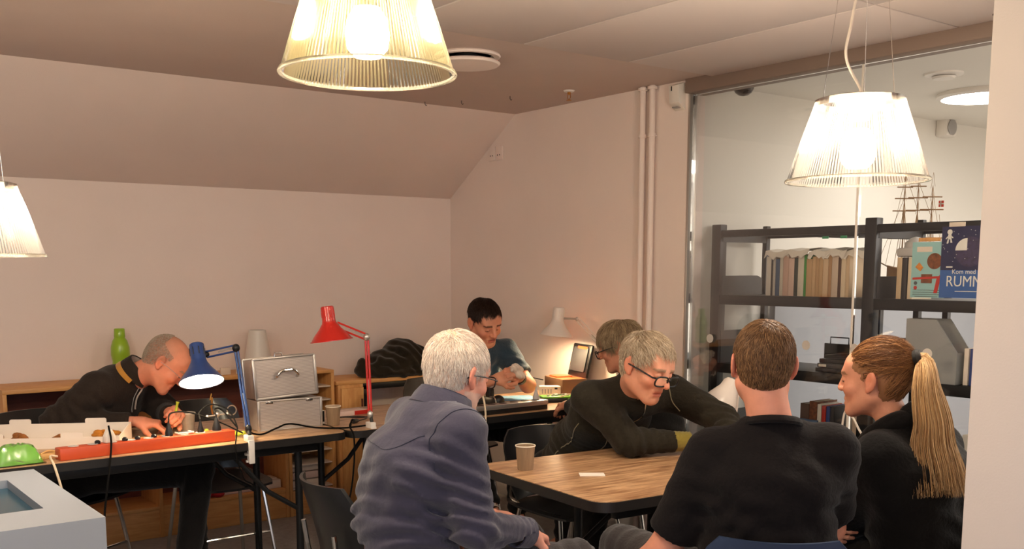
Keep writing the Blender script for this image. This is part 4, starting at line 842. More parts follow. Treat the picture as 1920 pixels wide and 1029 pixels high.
# ------------------------------------------------------------------ soft bodies: distance fields turned into meshes
A = lambda *p: np.array(p, dtype=np.float64)
def unit(v): v = np.asarray(v, float); return v/np.linalg.norm(v)
class Vol:
    def __init__(s, lo, hi, res):
        s.lo = np.array(lo, float); s.res = res; s.n = np.ceil((np.array(hi)-s.lo)/res).astype(int)+1
        s.F = np.full(s.n, .5, np.float32); s.ax = [(s.lo[i]+res*np.arange(s.n[i])).astype(np.float32) for i in range(3)]
    def sub(s, lo, hi):
        a = np.clip(np.floor((np.array(lo)-s.lo)/s.res).astype(int), 0, s.n); b = np.clip(np.ceil((np.array(hi)-s.lo)/s.res).astype(int)+1, 0, s.n)
        sl = tuple(slice(a[i], b[i]) for i in range(3)); g = [s.ax[i][sl[i]] for i in range(3)]
        return sl, (g[0][:, None, None], g[1][None, :, None], g[2][None, None, :])
    def merge(s, sl, d, k, mode):
        f = s.F[sl]
        if f.size == 0: return
        if mode == 'u':
            if k > 0: h = np.clip(.5+.5*(f-d)/k, 0, 1); r = f+(d-f)*h-k*h*(1-h)
            else: r = np.minimum(f, d)
        else:
            d = -d
            if k > 0: h = np.clip(.5-.5*(f-d)/k, 0, 1); r = f+(d-f)*h+k*h*(1-h)
            else: r = np.maximum(f, d)
        s.F[sl] = r
    def cone(s, a, b, r1, r2=None, k=.02, n=None, sc=1., mode='u'):
        """rounded cone a->b; n, sc: the section is sc times wider along n"""
        r2 = r1 if r2 is None else r2; a = np.asarray(a, float); b = np.asarray(b, float); m = max(r1, r2)*max(1, sc)+k+.05
        sl, (X, Y, Z) = s.sub(np.minimum(a, b)-m, np.maximum(a, b)+m); ba = b-a; L2 = max(ba@ba, 1e-9)
        px, py, pz = X-a[0], Y-a[1], Z-a[2]; t = np.clip((px*ba[0]+py*ba[1]+pz*ba[2])/L2, 0, 1)
        qx, qy, qz = px-t*ba[0], py-t*ba[1], pz-t*ba[2]
        if n is not None:
            n = unit(n); c = (qx*n[0]+qy*n[1]+qz*n[2])*(1/sc-1); qx, qy, qz = qx+c*n[0], qy+c*n[1], qz+c*n[2]
        s.merge(sl, np.sqrt(qx*qx+qy*qy+qz*qz)-(r1+(r2-r1)*t), k, mode); return s
    def ell(s, c, r, R=None, k=.02, mode='u'):
        c = np.asarray(c, float); r = np.asarray(r, float); R = np.eye(3) if R is None else np.asarray(R, float); m = r.max()+k+.05
        sl, (X, Y, Z) = s.sub(c-m, c+m); px, py, pz = X-c[0], Y-c[1], Z-c[2]
        q = [(px*R[0, i]+py*R[1, i]+pz*R[2, i]) for i in range(3)]
        k0 = np.sqrt(sum((q[i]/r[i])**2 for i in range(3))); k1 = np.sqrt(sum((q[i]/r[i]**2)**2 for i in range(3)))+1e-9
        s.merge(sl, k0*(k0-1)/k1, k, mode); return s
    def cut(s, o, n, rad=None):
        """remove the side n points to (within rad of o when given)"""
        n = unit(n); o = np.asarray(o, float)
        sl, (X, Y, Z) = s.sub(s.lo, s.lo+s.n*s.res) if rad is None else s.sub(o-rad, o+rad)
        d = (X-o[0])*n[0]+(Y-o[1])*n[1]+(Z-o[2])*n[2]
        if rad is not None: d = np.where((X-o[0])**2+(Y-o[1])**2+(Z-o[2])**2 < rad*rad, d, -1)
        s.F[sl] = np.maximum(s.F[sl], d.astype(np.float32)); return s
    def folds(s, items, noise=.0015, seed=1):
        I = np.argwhere(np.abs(s.F) < .035); P = s.lo+I*s.res; v = np.zeros(len(P)); rg = np.random.default_rng(seed)
        for (c, rad, d, lam, amp) in items:
            q = P-np.asarray(c, float); w_ = np.exp(-(q*q).sum(1)/rad**2); d = unit(d); o = rg.normal(size=(2, 3))*14
            ph = 2*PI*(q@d)/lam+1.3*np.sin(q@o[0]+1)+.8*np.sin(q@o[1]*1.7); sn = np.sin(ph+rg.uniform(0, 6))
            v += amp*w_*(np.sign(sn)*np.abs(sn)**.7)
        for _ in range(5): o = rg.normal(size=3)*22; v += noise*np.sin(P@o+rg.uniform(0, 6))
        s.F[tuple(I.T)] += v.astype(np.float32); return s
    def at(s, P):
        q = (np.atleast_2d(P)-s.lo)/s.res; q = np.clip(q, 0, s.n-1.001); i = q.astype(int); f = q-i; r = 0
        for dx in (0, 1):
            for dy in (0, 1):
                for dz in (0, 1):
                    w_ = (f[:, 0] if dx else 1-f[:, 0])*(f[:, 1] if dy else 1-f[:, 1])*(f[:, 2] if dz else 1-f[:, 2])
                    r = r+w_*s.F[i[:, 0]+dx, i[:, 1]+dy, i[:, 2]+dz]
        return r
    def project(s, P, off=0., it=14):
        P = np.atleast_2d(np.array(P, float)).copy(); e = s.res
        for _ in range(it):
            f = s.at(P)-off; g = np.stack([(s.at(P+e*np.eye(3)[i])-s.at(P-e*np.eye(3)[i]))/(2*e) for i in range(3)], 1)
            g2 = (g*g).sum(1)[:, None]+1e-6; P -= np.clip(f, -.03, .03)[:, None]*g/g2
        return P
    def mesh(s):
        F = s.F; S_ = F < 0; cnt = np.zeros(s.n-1, np.int8); O = [(a, b, c) for a in (0, 1) for b in (0, 1) for c in (0, 1)]
        nx, ny, nz = s.n-1
        for a, b, c in O: cnt += S_[a:a+nx, b:b+ny, c:c+nz]
        I = np.argwhere((cnt > 0) & (cnt < 8)); val = {o: F[I[:, 0]+o[0], I[:, 1]+o[1], I[:, 2]+o[2]].astype(float) for o in O}
        acc = np.zeros((len(I), 3)); m = np.zeros(len(I))
        for o in O:
            for ax in range(3):
                if o[ax] == 0:
                    p = list(o); p[ax] = 1; p = tuple(p); a, b = val[o], val[p]; x = (a < 0) != (b < 0)
                    t = np.where(x, a/np.where(x, a-b, 1), 0); pos = np.array(o)[None, :]+t[:, None]*(np.array(p)-np.array(o))[None, :]
                    acc += pos*x[:, None]; m += x
        V = s.lo+(I+acc/m[:, None])*s.res
        idm = np.full(s.n-1, -1, np.int32); idm[tuple(I.T)] = np.arange(len(I)); faces = []
        for ax in range(3):
            o = [1 if i == ax else 0 for i in range(3)]; u, w_ = [i for i in range(3) if i != ax]
            A0 = S_[:s.n[0]-o[0], :s.n[1]-o[1], :s.n[2]-o[2]]; A1 = S_[o[0]:, o[1]:, o[2]:]; E = np.argwhere(A0 != A1)
            E = E[(E[:, u] > 0) & (E[:, w_] > 0) & (E[:, u] < s.n[u]-1) & (E[:, w_] < s.n[w_]-1)]
            if not len(E): continue
            def cell(du, dw): q = E.copy(); q[:, u] -= du; q[:, w_] -= dw; return idm[tuple(q.T)]
            quad = np.stack([cell(1, 1), cell(0, 1), cell(0, 0), cell(1, 0)], 1); ins = A0[tuple(E.T)]
            flip = ins if ax != 1 else ~ins
            quad = np.where(flip[:, None], quad, quad[:, ::-1]); faces.append(quad)
        Fc = np.concatenate(faces); Fc = Fc[(Fc >= 0).all(1)]
        return V, Fc
def mesh_obj(name, VF, m, parent=None, loc=(0, 0, 0), col=None, smooth=180):
    V, Fc = VF; me = bpy.data.meshes.new(name); n, k = len(V), len(Fc)
    me.vertices.add(n); me.vertices.foreach_set('co', (np.asarray(V)-np.asarray(loc)).astype(np.float32).ravel())
    q = Fc.shape[1]; me.loops.add(k*q); me.loops.foreach_set('vertex_index', Fc.astype(np.int32).ravel()); me.polygons.add(k)
    me.polygons.foreach_set('loop_start', (np.arange(k)*q).astype(np.int32)); me.polygons.foreach_set('loop_total', np.full(k, q, np.int32))
    me.polygons.foreach_set('use_smooth', np.ones(k, bool)); me.update(calc_edges=True); me.validate()
    if col is not None:
        at_ = me.color_attributes.new('Col', 'FLOAT_COLOR', 'POINT'); c4 = np.ones((n, 4), np.float32); c4[:, :3] = col; at_.data.foreach_set('color', c4.ravel())
    me.materials.append(M[m] if isinstance(m, str) else m)
    o = bpy.data.objects.new(name, me); C.objects.link(o)
    if parent is not None: o.parent = parent
    return o
def joined(parts):
    V = []; Fs = []; K = []; o = 0
    for v, f, c in parts: V.append(v); Fs.append(f+o); K.append(np.broadcast_to(c, (len(v), 3))); o += len(v)
    return np.concatenate(V), np.concatenate(Fs), np.concatenate(K)
mat('skin', (220, 160, 130), .55, attr='Col', var=.05, vscale=40, bump=.08, bscale=260, spec=.4)
for n_ in M['skin'].node_tree.nodes:
    if n_.type == 'BSDF_PRINCIPLED':
        n_.inputs['Subsurface Weight'].default_value = .12; n_.inputs['Subsurface Radius'].default_value = (.01, .004, .002); n_.inputs['Subsurface Scale'].default_value = .6
mat('hair', (120, 90, 60), .5, attr='Col', spec=.35)
# ------------------------------------------------------------------ heads
class Head:
    def __init__(s, c, az, pitch, roll=0, scale=1.):
        a, p, r = map(math.radians, (az, pitch, roll)); f0 = A(math.sin(a), math.cos(a), 0); z = A(0, 0, 1)
        f = f0*math.cos(p)-z*math.sin(p); u = z*math.cos(p)+f0*math.sin(p); x = np.cross(f, u)
        x, u = x*math.cos(r)+u*math.sin(r), u*math.cos(r)-x*math.sin(r)
        s.R = np.stack([x, f, u], 1); s.c = np.array(c, float); s.k = scale
    def w(s, P): return s.c+(np.atleast_2d(P)*s.k)@s.R.T
    def w1(s, *p): return s.w(A(*p))[0]
    def l(s, P): return (np.atleast_2d(P)-s.c)@s.R/s.k
    def M4(s): return Matrix(((*(s.R[0]*s.k), s.c[0]), (*(s.R[1]*s.k), s.c[1]), (*(s.R[2]*s.k), s.c[2]), (0, 0, 0, 1)))
def head_mesh(H, neck, tone, lips=None, brow=(70, 50, 38), stubble=None, gaunt=0., scalp=None, female=False):
    """head in local space (x right, y forward, z up), neck running to a world point"""
    nl = H.l(neck)[0]; v = Vol(np.minimum((-.10, -.13, -.145), nl-.075), np.maximum((.10, .145, .135), nl+.075), .0038)
    v.ell((0, -.012, .030), (.0755, .0965, .085), k=0)
    v.ell((0, .028, -.030), (.060, .066, .083), k=.03)
    for s in (-1, 1):
        v.cone((s*.050, -.004, -.055), (s*.022, .070, -.098), .020, .016, k=.03)
        v.ell((s*.040, .062, -.028), (.024, .024, .022), k=.02)
    v.ell((0, .076, -.100), (.022, .018, .017), k=.022)
    v.cone((0, -.022, -.055), nl, .056 if not female else .047, .060 if not female else .052, k=.03)
    v.cone((-.038, .083, .022), (.038, .083, .022), .0095, k=.018)
    v.ell((0, .062, .045), (.054, .022, .03), k=.03)
    for s in (-1, 1): v.ell((s*.031, .103, .003), (.0185, .014, .0125), k=.012, mode='s')
    v.cone((0, .092, .018), (0, .117-.006*female, -.026), .0075, .0115-.002*female, k=.014)
    for s in (-1, 1):
        v.ell((s*.0115, .104, -.030), (.008, .011, .0075), k=.008); v.ell((s*.031, .0815, .002), (.0155, .0135, .0125), k=.004)
        v.ell((s*.007, .108, -.0395), (.0035, .006, .003), k=.004, mode='s')
    v.cone((-.020, .084, -.0615), (.020, .084, -.0615), .009, k=.01); v.cone((-.017, .084, -.0735), (.017, .084, -.0735), .0095, k=.008)
    v.ell((0, .093, -.0675), (.024, .012, .0022), k=.005, mode='s')
    for s in (-1, 1):
        q = math.radians(18); Re = np.array([[math.cos(q*s), -math.sin(q*s), 0], [math.sin(q*s), math.cos(q*s), 0], [0, 0, 1]])
        tl = math.radians(12); Rt = np.array([[1, 0, 0], [0, math.cos(tl), -math.sin(tl)], [0, math.sin(tl), math.cos(tl)]])
        v.ell((s*.0815, -.014, -.004), (.0072, .0190, .0315), Re@Rt, k=.006); v.ell((s*.0885, -.009, -.001), (.0055, .010, .017), Re@Rt, k=.006, mode='s')
        v.ell((s*.0785, -.003, -.031), (.006, .009, .010), k=.006)
    if gaunt:
        for s in (-1, 1): v.ell((s*.058, .050, -.058), (.012, .022, .02), k=.02, mode='s')
    V, Fc = v.mesh()
    t = np.array(lin(tone)); col = np.broadcast_to(t, V.shape).copy(); x, y, z = V.T; ax = np.abs(x)
    def paint(mask, c, a): col[:] = col*(1-(mask*a)[:, None])+np.array(c)*(mask*a)[:, None]
    g = lambda d2, s: np.exp(-d2/s**2)
    paint(g((ax-.042)**2+(y-.075)**2+(z+.030)**2, .028), t*A(1.02, .68, .62), .55)
    paint(g(x**2+(y-.118)**2+(z+.028)**2, .018), t*A(1.02, .70, .64), .55)
    paint((ax > .074)*1., t*A(1.0, .66, .58), .55)
    lp = np.array(lin(lips)) if lips else t*A(.92, .52, .50)
    paint(((np.abs(z+.0675) < .012) & (ax < .024-.5*np.abs(z+.0675)) & (y > .078))*1., lp, .75)
    if brow is not None:
        zb = .0245-.10*np.maximum(0, ax-.036)+.05*np.minimum(ax-.03, 0); paint(((ax > .013) & (ax < .054) & (np.abs(z-zb) < .0050) & (y > .055))*1., np.array(lin(brow)), .8)
    paint(((np.abs(z+.0035+.10*np.maximum(0, ax-.034)) < .0019) & (ax > .019) & (ax < .044) & (y > .06))*1., np.array(lin((38, 24, 18))), .9)
    if stubble is not None: paint(((z < -.045) & (y > -.02) & ~((np.abs(z+.0675) < .011) & (ax < .024)) & (V@A(0, .2, -1.) > .045))*1., np.array(lin(stubble)), .55)
    if scalp is not None:
        m_ = scalp(x, y, z); paint(m_, np.array(lin((112, 96, 80))), .45)
    return H.w(V), Fc, col
SC, SRU = A(0, -.012, .030), A(.0765, .0978, .0865)
def scal(d, z): return np.stack([np.full(len(z), SRU[0]), np.full(len(z), SRU[1]), np.where(z < 0, .125, SRU[2])], 1)
def hair_mesh(H, n, length, mask, flow, colors, lift=.35, thick=.0011, seed=1, cap=.0035, steps=6, jit=.25, capcol=None, clump=0.):
    rg = np.random.default_rng(seed); D = rg.normal(size=(n*6, 3)); D /= np.linalg.norm(D, axis=1)[:, None]
    r = scal(D, D[:, 2]); P = SC+D*r; P = P[mask(P)][:n]; n = len(P)
    def nrm(Q): q = Q-SC; rr = scal(q, q[:, 2]); g_ = q/rr**2; return g_/np.linalg.norm(g_, axis=1)[:, None]
    L = length(P)*rg.uniform(.7, 1.15, n); pts = [P-nrm(P)*.002]; Q = P.copy(); jv = rg.normal(size=(n, 3))*jit
    if clump: c_ = np.floor(P/.016); jv = jv*.5+np.stack([np.sin(c_@A(12.9, 78.2, 37.7)*1.3), np.sin(c_@A(39.3, 11.1, 83.1)*1.1), np.sin(c_@A(73.1, 52.2, 9.7))], 1)*clump
    for i in range(1, steps+1):
        N = nrm(Q); G = flow(P, Q)+jv; G = G-N*(G*N).sum(1)[:, None]; G /= np.linalg.norm(G, axis=1)[:, None]+1e-6
        Q = Q+(G+N*(lift*(1.15-i/steps)))*(L/steps)[:, None]
        q = Q-SC; rr = scal(q, q[:, 2]); k0 = np.sqrt(((q/rr)**2).sum(1)); s_ = np.where(k0 < 1.035, 1.035/k0, 1); Q = SC+q*s_[:, None]
        pts.append(Q.copy())
    PT = H.w(np.concatenate(pts)).reshape(steps+1, n, 3)
    V, Fc = ribbons(PT, thick*H.k, rg)
    base = np.array([lin(c) for c in colors]); ci = rg.integers(0, len(base), n); cc = base[ci]*rg.uniform(.8, 1.2, (n, 1)); col = np.tile(np.repeat(cc, 3, 0), (steps+1, 1)) if False else np.concatenate([np.repeat(cc, 3, 0) for _ in range(steps+1)])
    # cap under the strands
    nu, nv = 168, 110; th = np.linspace(0, 2*PI, nu, endpoint=False); ph = np.linspace(.02, PI*.93, nv); TH, PH = np.meshgrid(th, ph)
    Dc = np.stack([np.cos(TH)*np.sin(PH), np.sin(TH)*np.sin(PH), np.cos(PH)], -1).reshape(-1, 3); rc = scal(Dc, Dc[:, 2]); Pc = SC+Dc*rc
    ok = mask(Pc); Pc2 = Pc+Dc*(cap+.0012*np.sin(Pc@A(310, 270, 190)[:, None]))[:, :1] if cap else Pc
    idx = np.arange(nu*nv).reshape(nv, nu); a = idx[:-1]; b = np.roll(idx, -1, 1)[:-1]; c_ = np.roll(idx, -1, 1)[1:]; d = idx[1:]
    if not cap: return V, Fc, col
    Fq = np.stack([a, d, c_, b], -1).reshape(-1, 4); Fq = Fq[ok[Fq].all(1)]
    cb = np.array(lin(capcol)) if capcol else base.mean(0)*.75
    return joined([(V, Fc, col), (H.w(Pc2), Fq, cb)])
def ribbons(PT, thick, rg):
    m, n, _ = PT.shape; T = np.gradient(PT, axis=0); T /= np.linalg.norm(T, axis=2)[..., None]+1e-9
    ref = rg.normal(size=(n, 3)); U = np.cross(T, ref[None]); U /= np.linalg.norm(U, axis=2)[..., None]+1e-9; W = np.cross(T, U); V = []
    for i in range(m):
        rr = thick*(1-.75*(i/(m-1))**2)
        for k in range(3): V.append(None)
    ring = []
    for i in range(m):
        rr = thick*(1-.8*(i/(m-1))**2); ring.append(np.stack([PT[i]+rr*(math.cos(2*PI*k/3)*U[i]+math.sin(2*PI*k/3)*W[i]) for k in range(3)], 1).reshape(-1, 3))
    V = np.concatenate(ring); F_ = []
    b = np.arange(n)*3
    for i in range(m-1):
        for k in range(3): o = i*n*3; F_.append(np.stack([o+b+k, o+b+(k+1) % 3, o+n*3+b+(k+1) % 3, o+n*3+b+k], 1))
    return V, np.concatenate(F_)
# ------------------------------------------------------------------ hands
def hand_mesh(wrist, fdir, pnorm, side, tone, fore=None, curl=(30, 40, 25), thumb=(.5, .4), spread=.10, size=1., each=None):
    """fdir: wrist to knuckles; pnorm: out of the palm; side +1: thumb on the +(fdir x pnorm) side"""
    f = unit(fdir); n = np.asarray(pnorm, float); n = unit(n-f*(n@f)); l = np.cross(f, n)*side; k_ = size; w0 = np.asarray(wrist, float)
    P = lambda a, b, c: w0+(f*a+l*b+n*c)*k_
    pts = [w0]; chains = []
    for i, (b, ln) in enumerate(((.027, .92), (.0095, 1.), (-.0085, .95), (-.025, .76))):
        cu = each[i] if each else curl; base = P(.088-.006*abs(i-1.2), b*.95, 0); d = f+l*spread*(1.2-i)*.6; d = unit(d); ang = 0; q = base; ch = [(q, .0095)]
        for sgm, (sl, rr) in enumerate(((.043, .0087), (.027, .008), (.021, .0066))):
            ang += math.radians(cu[sgm]); dv = d*math.cos(ang)+n*math.sin(ang); q = q+dv*sl*ln*k_; ch.append((q, rr))
        chains.append(ch)
    tb = P(.028, .026, .008); td = unit(f*.62+l*.72+n*thumb[0]); t1 = tb+td*.036*k_; td2 = unit(f*.85+l*(.30-thumb[1]*.5)+n*(thumb[0]+thumb[1]*.5)); t2 = t1+td2*.030*k_; t3 = t2+unit(td2+f*.2-l*.15)*.022*k_
    chains.append([(tb, .0135), (t1, .0112), (t2, .0098), (t3, .0075)])
    allp = [q for ch in chains for q, _ in ch]+[w0]+([np.asarray(fore, float)] if fore is not None else [])
    v = Vol(np.min(allp, 0)-.05, np.max(allp, 0)+.05, .0032)
    v.cone(w0, P(.03, 0, 0), .021*k_, .023*k_, k=.01, n=l, sc=1.28)
    for b in (.024, .008, -.008, -.022): v.cone(P(.015, b*.75, 0), P(.088, b, 0), .0125*k_, .0108*k_, k=.012)
    v.ell(P(.035, .024, .010), A(.026, .017, .016)*k_, np.stack([f, l, n], 1), k=.015); v.ell(P(.04, -.02, .008), A(.032, .014, .014)*k_, np.stack([f, l, n], 1), k=.015)
    for ci, ch in enumerate(chains):
        for (a, ra), (b, rb) in zip(ch[:-1], ch[1:]): v.cone(a, b, ra*k_, rb*k_, k=.0045 if ci < 4 else .006)
    if fore is not None: v.cone(w0, fore, .024*k_, .036*k_, k=.012, n=l, sc=1.15)
    V, Fc = v.mesh(); t = np.array(lin(tone)); col = np.broadcast_to(t, V.shape).copy()
    for ch in chains:
        for j, (q, r_) in enumerate(ch):
            w_ = np.exp(-((V-q)**2).sum(1)/(.009*k_)**2)[:, None]*(.45 if j else .3); col = col*(1-w_)+t*A(1.02, .72, .66)*w_
    return V, Fc, col
def limb_skin(a, b, r1, r2, tone, c=None, r3=None):
    pts = [a, b]+([c] if c is not None else []); v = Vol(np.min(pts, 0)-.09, np.max(pts, 0)+.09, .006); v.cone(a, b, r1, r2, k=.01)
    if c is not None: v.cone(b, c, r2, r3, k=.015)
    V, Fc = v.mesh(); return V, Fc, np.array(lin(tone))
# ------------------------------------------------------------------ clothes
def bounds(J, keys, m): P = np.array([J[k] for k in keys]); return P.min(0)-m, P.max(0)+m
def torso(v, J, w=1., belly=.0, grow=0.):
    """pelvis, waist, chest, neck, shoulders LR, hips LR in J"""
    lat = unit(J['sr']-J['sl']); hl = unit(J['hr']-J['hl']); g = grow
    v.cone(J['pelvis'], J['waist'], .118*w+g, .108*w+g, k=.03, n=hl, sc=1.42)
    v.cone(J['waist'], J['chest'], .108*w+g, .112*w+g, k=.05, n=lat, sc=1.36)
    ms = (J['sl']+J['sr'])/2; v.cone(J['chest'], ms*.8+J['chest']*.2, .112*w+g, .082*w+g, k=.05, n=lat, sc=1.5)
    for s in ('sl', 'sr'):
        v.cone(ms, J[s], .075*w+g, .062+g, k=.035); v.cone(J['neck']*.75+ms*.25, J[s]*.8+ms*.2, .048+g, .05+g, k=.035)
    if belly: f = np.cross(unit(J['chest']-J['pelvis']), lat); f = f if f@J['fwd'] > 0 else -f; v.ell(J['waist']+f*.05, (.13, .13, .13), k=.06)
    return v
def sleeve(v, J, s, r=(.066, .056, .050, .040), end=1., k=.03, upper=1.):
    a, b, c = J['s'+s], J['e'+s], J['w'+s]
    if upper < 1: v.cone(a, a+(b-a)*upper, r[0], r[1], k=k); v.cut(a+(b-a)*(upper-.0), b-a, .115)
    else:
        v.cone(a, b, r[0], r[1], k=k); q = b+(c-b)*end; v.cone(b, q, r[2], r[3], k=.02); v.cut(q, c-b, .07)
def trousers(J, m, parent, loc, r=(.098, .070, .064, .052), w=1., folds=(), cutz=True):
    v = Vol(*bounds(J, ('pelvis', 'kl', 'kr', 'al', 'ar', 'hl', 'hr'), .2), .0105)
    v.cone(J['hl'], J['hr'], .112*w, k=.02); v.cone(J['pelvis'], (J['hl']+J['hr'])/2, .115*w, .11*w, k=.03, n=J['hr']-J['hl'], sc=1.4)
    for s in 'lr':
        v.cone(J['h'+s], J['k'+s], r[0]*w, r[1], k=.025); v.cone(J['k'+s], J['a'+s], r[2], r[3], k=.02)
        v.cut(J['a'+s]+(J['a'+s]-J['k'+s])*.0, J['a'+s]-J['k'+s], .085)
    v.cut(J['pelvis']+A(0, 0, .10), A(0, 0, 1))
    it = list(folds)
    for s in 'lr': it += [(J['k'+s], .14, J['a'+s]-J['h'+s]+A(.1, .1, .3), .045, .004), (J['a'+s], .16, A(.1, .1, 1), .05, .005)]
    v.folds(it, .001, 5); o = mesh_obj('trousers', v.mesh(), m, parent, loc); return o
def shoe(J, s, m, parent, loc):
    a = J['a'+s]; t = J['t'+s]; v = Vol(np.minimum(a, t)-.1, np.maximum(a, t)+.1, .008); d = unit(t-a); h = A(a[0], a[1], t[2])-d*A(1, 1, 0)*.035
    v.cone(h+A(0, 0, .005), t, .036, .034, k=.02, n=A(-d[1], d[0], 0), sc=1.15); v.cone(h+A(0, 0, .0), a+A(0, 0, .0), .036, .042, k=.03)
    v.cut(a+A(0, 0, .045), A(0, 0, 1)); v.cut(A(t[0], t[1], t[2]-.028), A(0, 0, -1))
    return mesh_obj('shoe', v.mesh(), m, parent, loc)
def surf_line(v, pts, r, name, m, parent, loc, off=.001, n=10, it=14):
    Q = np.array([tuple(p) for p in spline([tuple(p) for p in pts], n)]); Q = v.project(Q, off, it)
    return MB().tube([Vector(q-loc) for q in Q], r, 6).build(name, m, parent)
def ring_collar(H0, ax, r, h, m, parent, loc, name='collar', flare=.006, th=.005, lat=None, sc=1.12, open_dir=None, gap=0):
    """stand collar round a neck point H0 along axis ax, open by gap towards open_dir"""
    ax = unit(ax); x = unit(open_dir-ax*(open_dir@ax)) if open_dir is not None else unit(np.cross(ax, A(.3, .2, 1.1))); y = np.cross(ax, x); n = 40; vs = []; fs = []; prof = [(r+flare, -.012), (r+flare*.6, h*.4), (r, h), (r-th, h), (r-th+flare*.6, h*.4), (r-th+flare, -.012)]
    g0 = gap; A0 = [g0+(2*PI-2*g0)*i/(n-1) for i in range(n)]
    for q in A0:
        for rr, z in prof: vs.append(Vector(H0-loc+ax*z+(x*math.cos(q)+y*math.sin(q)*sc)*rr))
    k = len(prof)
    for i in range(n-1):
        for j in range(k): a, b = i*k+j, i*k+(j+1) % k; fs.append((a, b, b+k, a+k))
    fs.append(tuple(range(k))); fs.append(tuple((n-1)*k+j for j in range(k-1, -1, -1)))
    return MB().add(vs, fs).build(name, m, parent)
def neck_band(c, n, r, tr, m, parent, loc, name='neckband', sc=1.1):
    n = unit(n); x = unit(np.cross(n, A(.3, 1, .1))); y = np.cross(n, x)
    return MB().tube([Vector(c-loc+(x*math.cos(q)+y*math.sin(q))*r*(1+(sc-1)*abs(math.sin(q)))) for q in [2*PI*k/48 for k in range(49)]], tr, 8, None, False, .6).build(name, m, parent)
def glasses(H, m, parent, loc, dy=0, dz=0, w=.026, h=.0165, thick=.0022, full=True, lens='glass', tilt=0):
    T = Matrix.Translation(-Vector(loc)) @ H.M4() @ Matrix.Translation((0, dy, dz)) @ Matrix.Rotation(tilt, 4, 'X')
    t = bpy.data.objects.new('glasses', None); C.objects.link(t); t.parent = parent
    for s in (-1, 1):
        pts = []
        for k in range(25):
            q = 2*PI*k/24; c, sn = math.cos(q), math.sin(q); pts.append((s*.0335+w*np.sign(c)*abs(c)**.6, .112-.35*(abs(s*.0335+w*c)-.01)**1*.35, h*np.sign(sn)*abs(sn)**.6))
        MB().tube(pts, thick, 6, T).build('rim', m, t)
        if lens: MB().add([T @ Vector(p) for p in pts[:-1]], [tuple(range(24))]).build('lens', lens, t)
        MB().tube([(s*(.0335+w), .104, h*.5), (s*.074, .096, h*.45), (s*.084, .03, .006), (s*.083, -.018, .0), (s*.081, -.034, -.012)], thick*.95, 6, T).build('temple', m, t)
    MB().tube([(-.0085, .113, h*.3), (0, .115, h*.45), (.0085, .113, h*.3)], thick, 6, T).build('bridge', m, t)
    return t
def person_obj(parts, label, loc):
    V, Fc, K = joined(parts); o = mesh_obj('person', (V, Fc), 'skin', None, loc, K); o.location = loc
    return tag(o, label, 'person')
def inner_body(J, tone, arms=True):
    """one hidden figure under the clothes so that skin runs on below collars and cuffs"""
    v = Vol(*bounds(J, ('pelvis', 'neck', 'sl', 'sr', 'el', 'er', 'hl', 'hr', 'kl', 'kr', 'al', 'ar'), .16), .014); torso(v, J, .82, grow=-.012)
    for s in 'lr':
        v.cone(J['s'+s], J['e'+s], .040, .034, k=.03); v.cone(J['e'+s], J['w'+s], .034, .022, k=.02)
        v.cone(J['h'+s], J['k'+s], .070, .046, k=.03); v.cone(J['k'+s], J['a'+s], .044, .030, k=.02)
        v.cone(J['a'+s], J['t'+s], .028, .02, k=.02)
    V, Fc = v.mesh(); return V, Fc, np.array(lin(tone))
def JJ(**k): return {a: np.array(b, float) for a, b in k.items()}
# ------------------------------------------------------------------ people
def cloth(name, rgb, **k):
    mat(name, rgb, k.pop('rough', .9), spec=k.pop('spec', .15), var=k.pop('var', .08), vscale=k.pop('vscale', 9), bump=k.pop('bump', .25), bscale=k.pop('bscale', 90), sheen=k.pop('sheen', .25), **k)
cloth('fleece_brown', (42, 34, 29), sheen=.06); cloth('tee_teal', (46, 64, 78)); cloth('shirt_blue', (62, 60, 76), bump=.2, bscale=60); cloth('shirt_lining', (48, 50, 68))
cloth('fleece_olive', (40, 36, 28), var=.14, vscale=60, sheen=.06); cloth('tee_black', (20, 16, 17), sheen=.05); cloth('coat_black', (12, 11, 12), sheen=.1); cloth('jeans_dark', (50, 46, 46), bscale=150)
cloth('trousers_black', (16, 14, 14), sheen=.1); cloth('mustard', (176, 124, 52)); cloth('shirt_white', (200, 184, 170)); cloth('cuff_olive', (132, 118, 52)); cloth('piping', (128, 118, 92), bump=0)
cloth('belt_brown', (112, 64, 40), rough=.5, sheen=0); cloth('shoe_brown', (58, 38, 30), rough=.5, sheen=0); cloth('sock_dots', (206, 190, 176), var=.0)
def mk(front=.085, temple=.045, side=.012, nape=-.078, bald=None):
    """hairline: how far forward hair grows at each height"""
    def f(P):
        x, y, z = P.T; yl = np.interp(z, [-.09, -.034, -.022, -.008, .018, front*.55, front*.85, front, front+.004], [-.034, -.030, -.024, side*.6, side, temple*.75, temple*.98, temple*1.08, 1.])
        ok = (y < yl+.003*np.sin(z*260+x*90)) & (z > nape+.004*np.sin(x*140)+.003*np.sin(x*390+1)) & ~((np.abs(x) > .066) & (z < .024) & (np.abs(y+.012) < .019))
        if bald is not None: ok &= ~bald(x, y, z)
        return ok
    return f
def flow_to(K, down=.5, fwd=0., side=0.):
    K = np.asarray(K, float)
    def f(P, Q):
        d = Q-K; d = d/(np.linalg.norm(d, axis=1)[:, None]+1e-6); return d+A(side, fwd, -down)
    return f
def hair_obj(VFK, parent, loc, name='hair', label=None):
    V, Fc, K = VFK; o = mesh_obj(name, (V, Fc), 'hair', parent, loc, K); o['kind'] = 'stuff'
    if label: o['label'] = label
    return o
def seat_J(J):
    J['waist'] = J.get('waist', J['pelvis']*.6+J['chest']*.4); return J

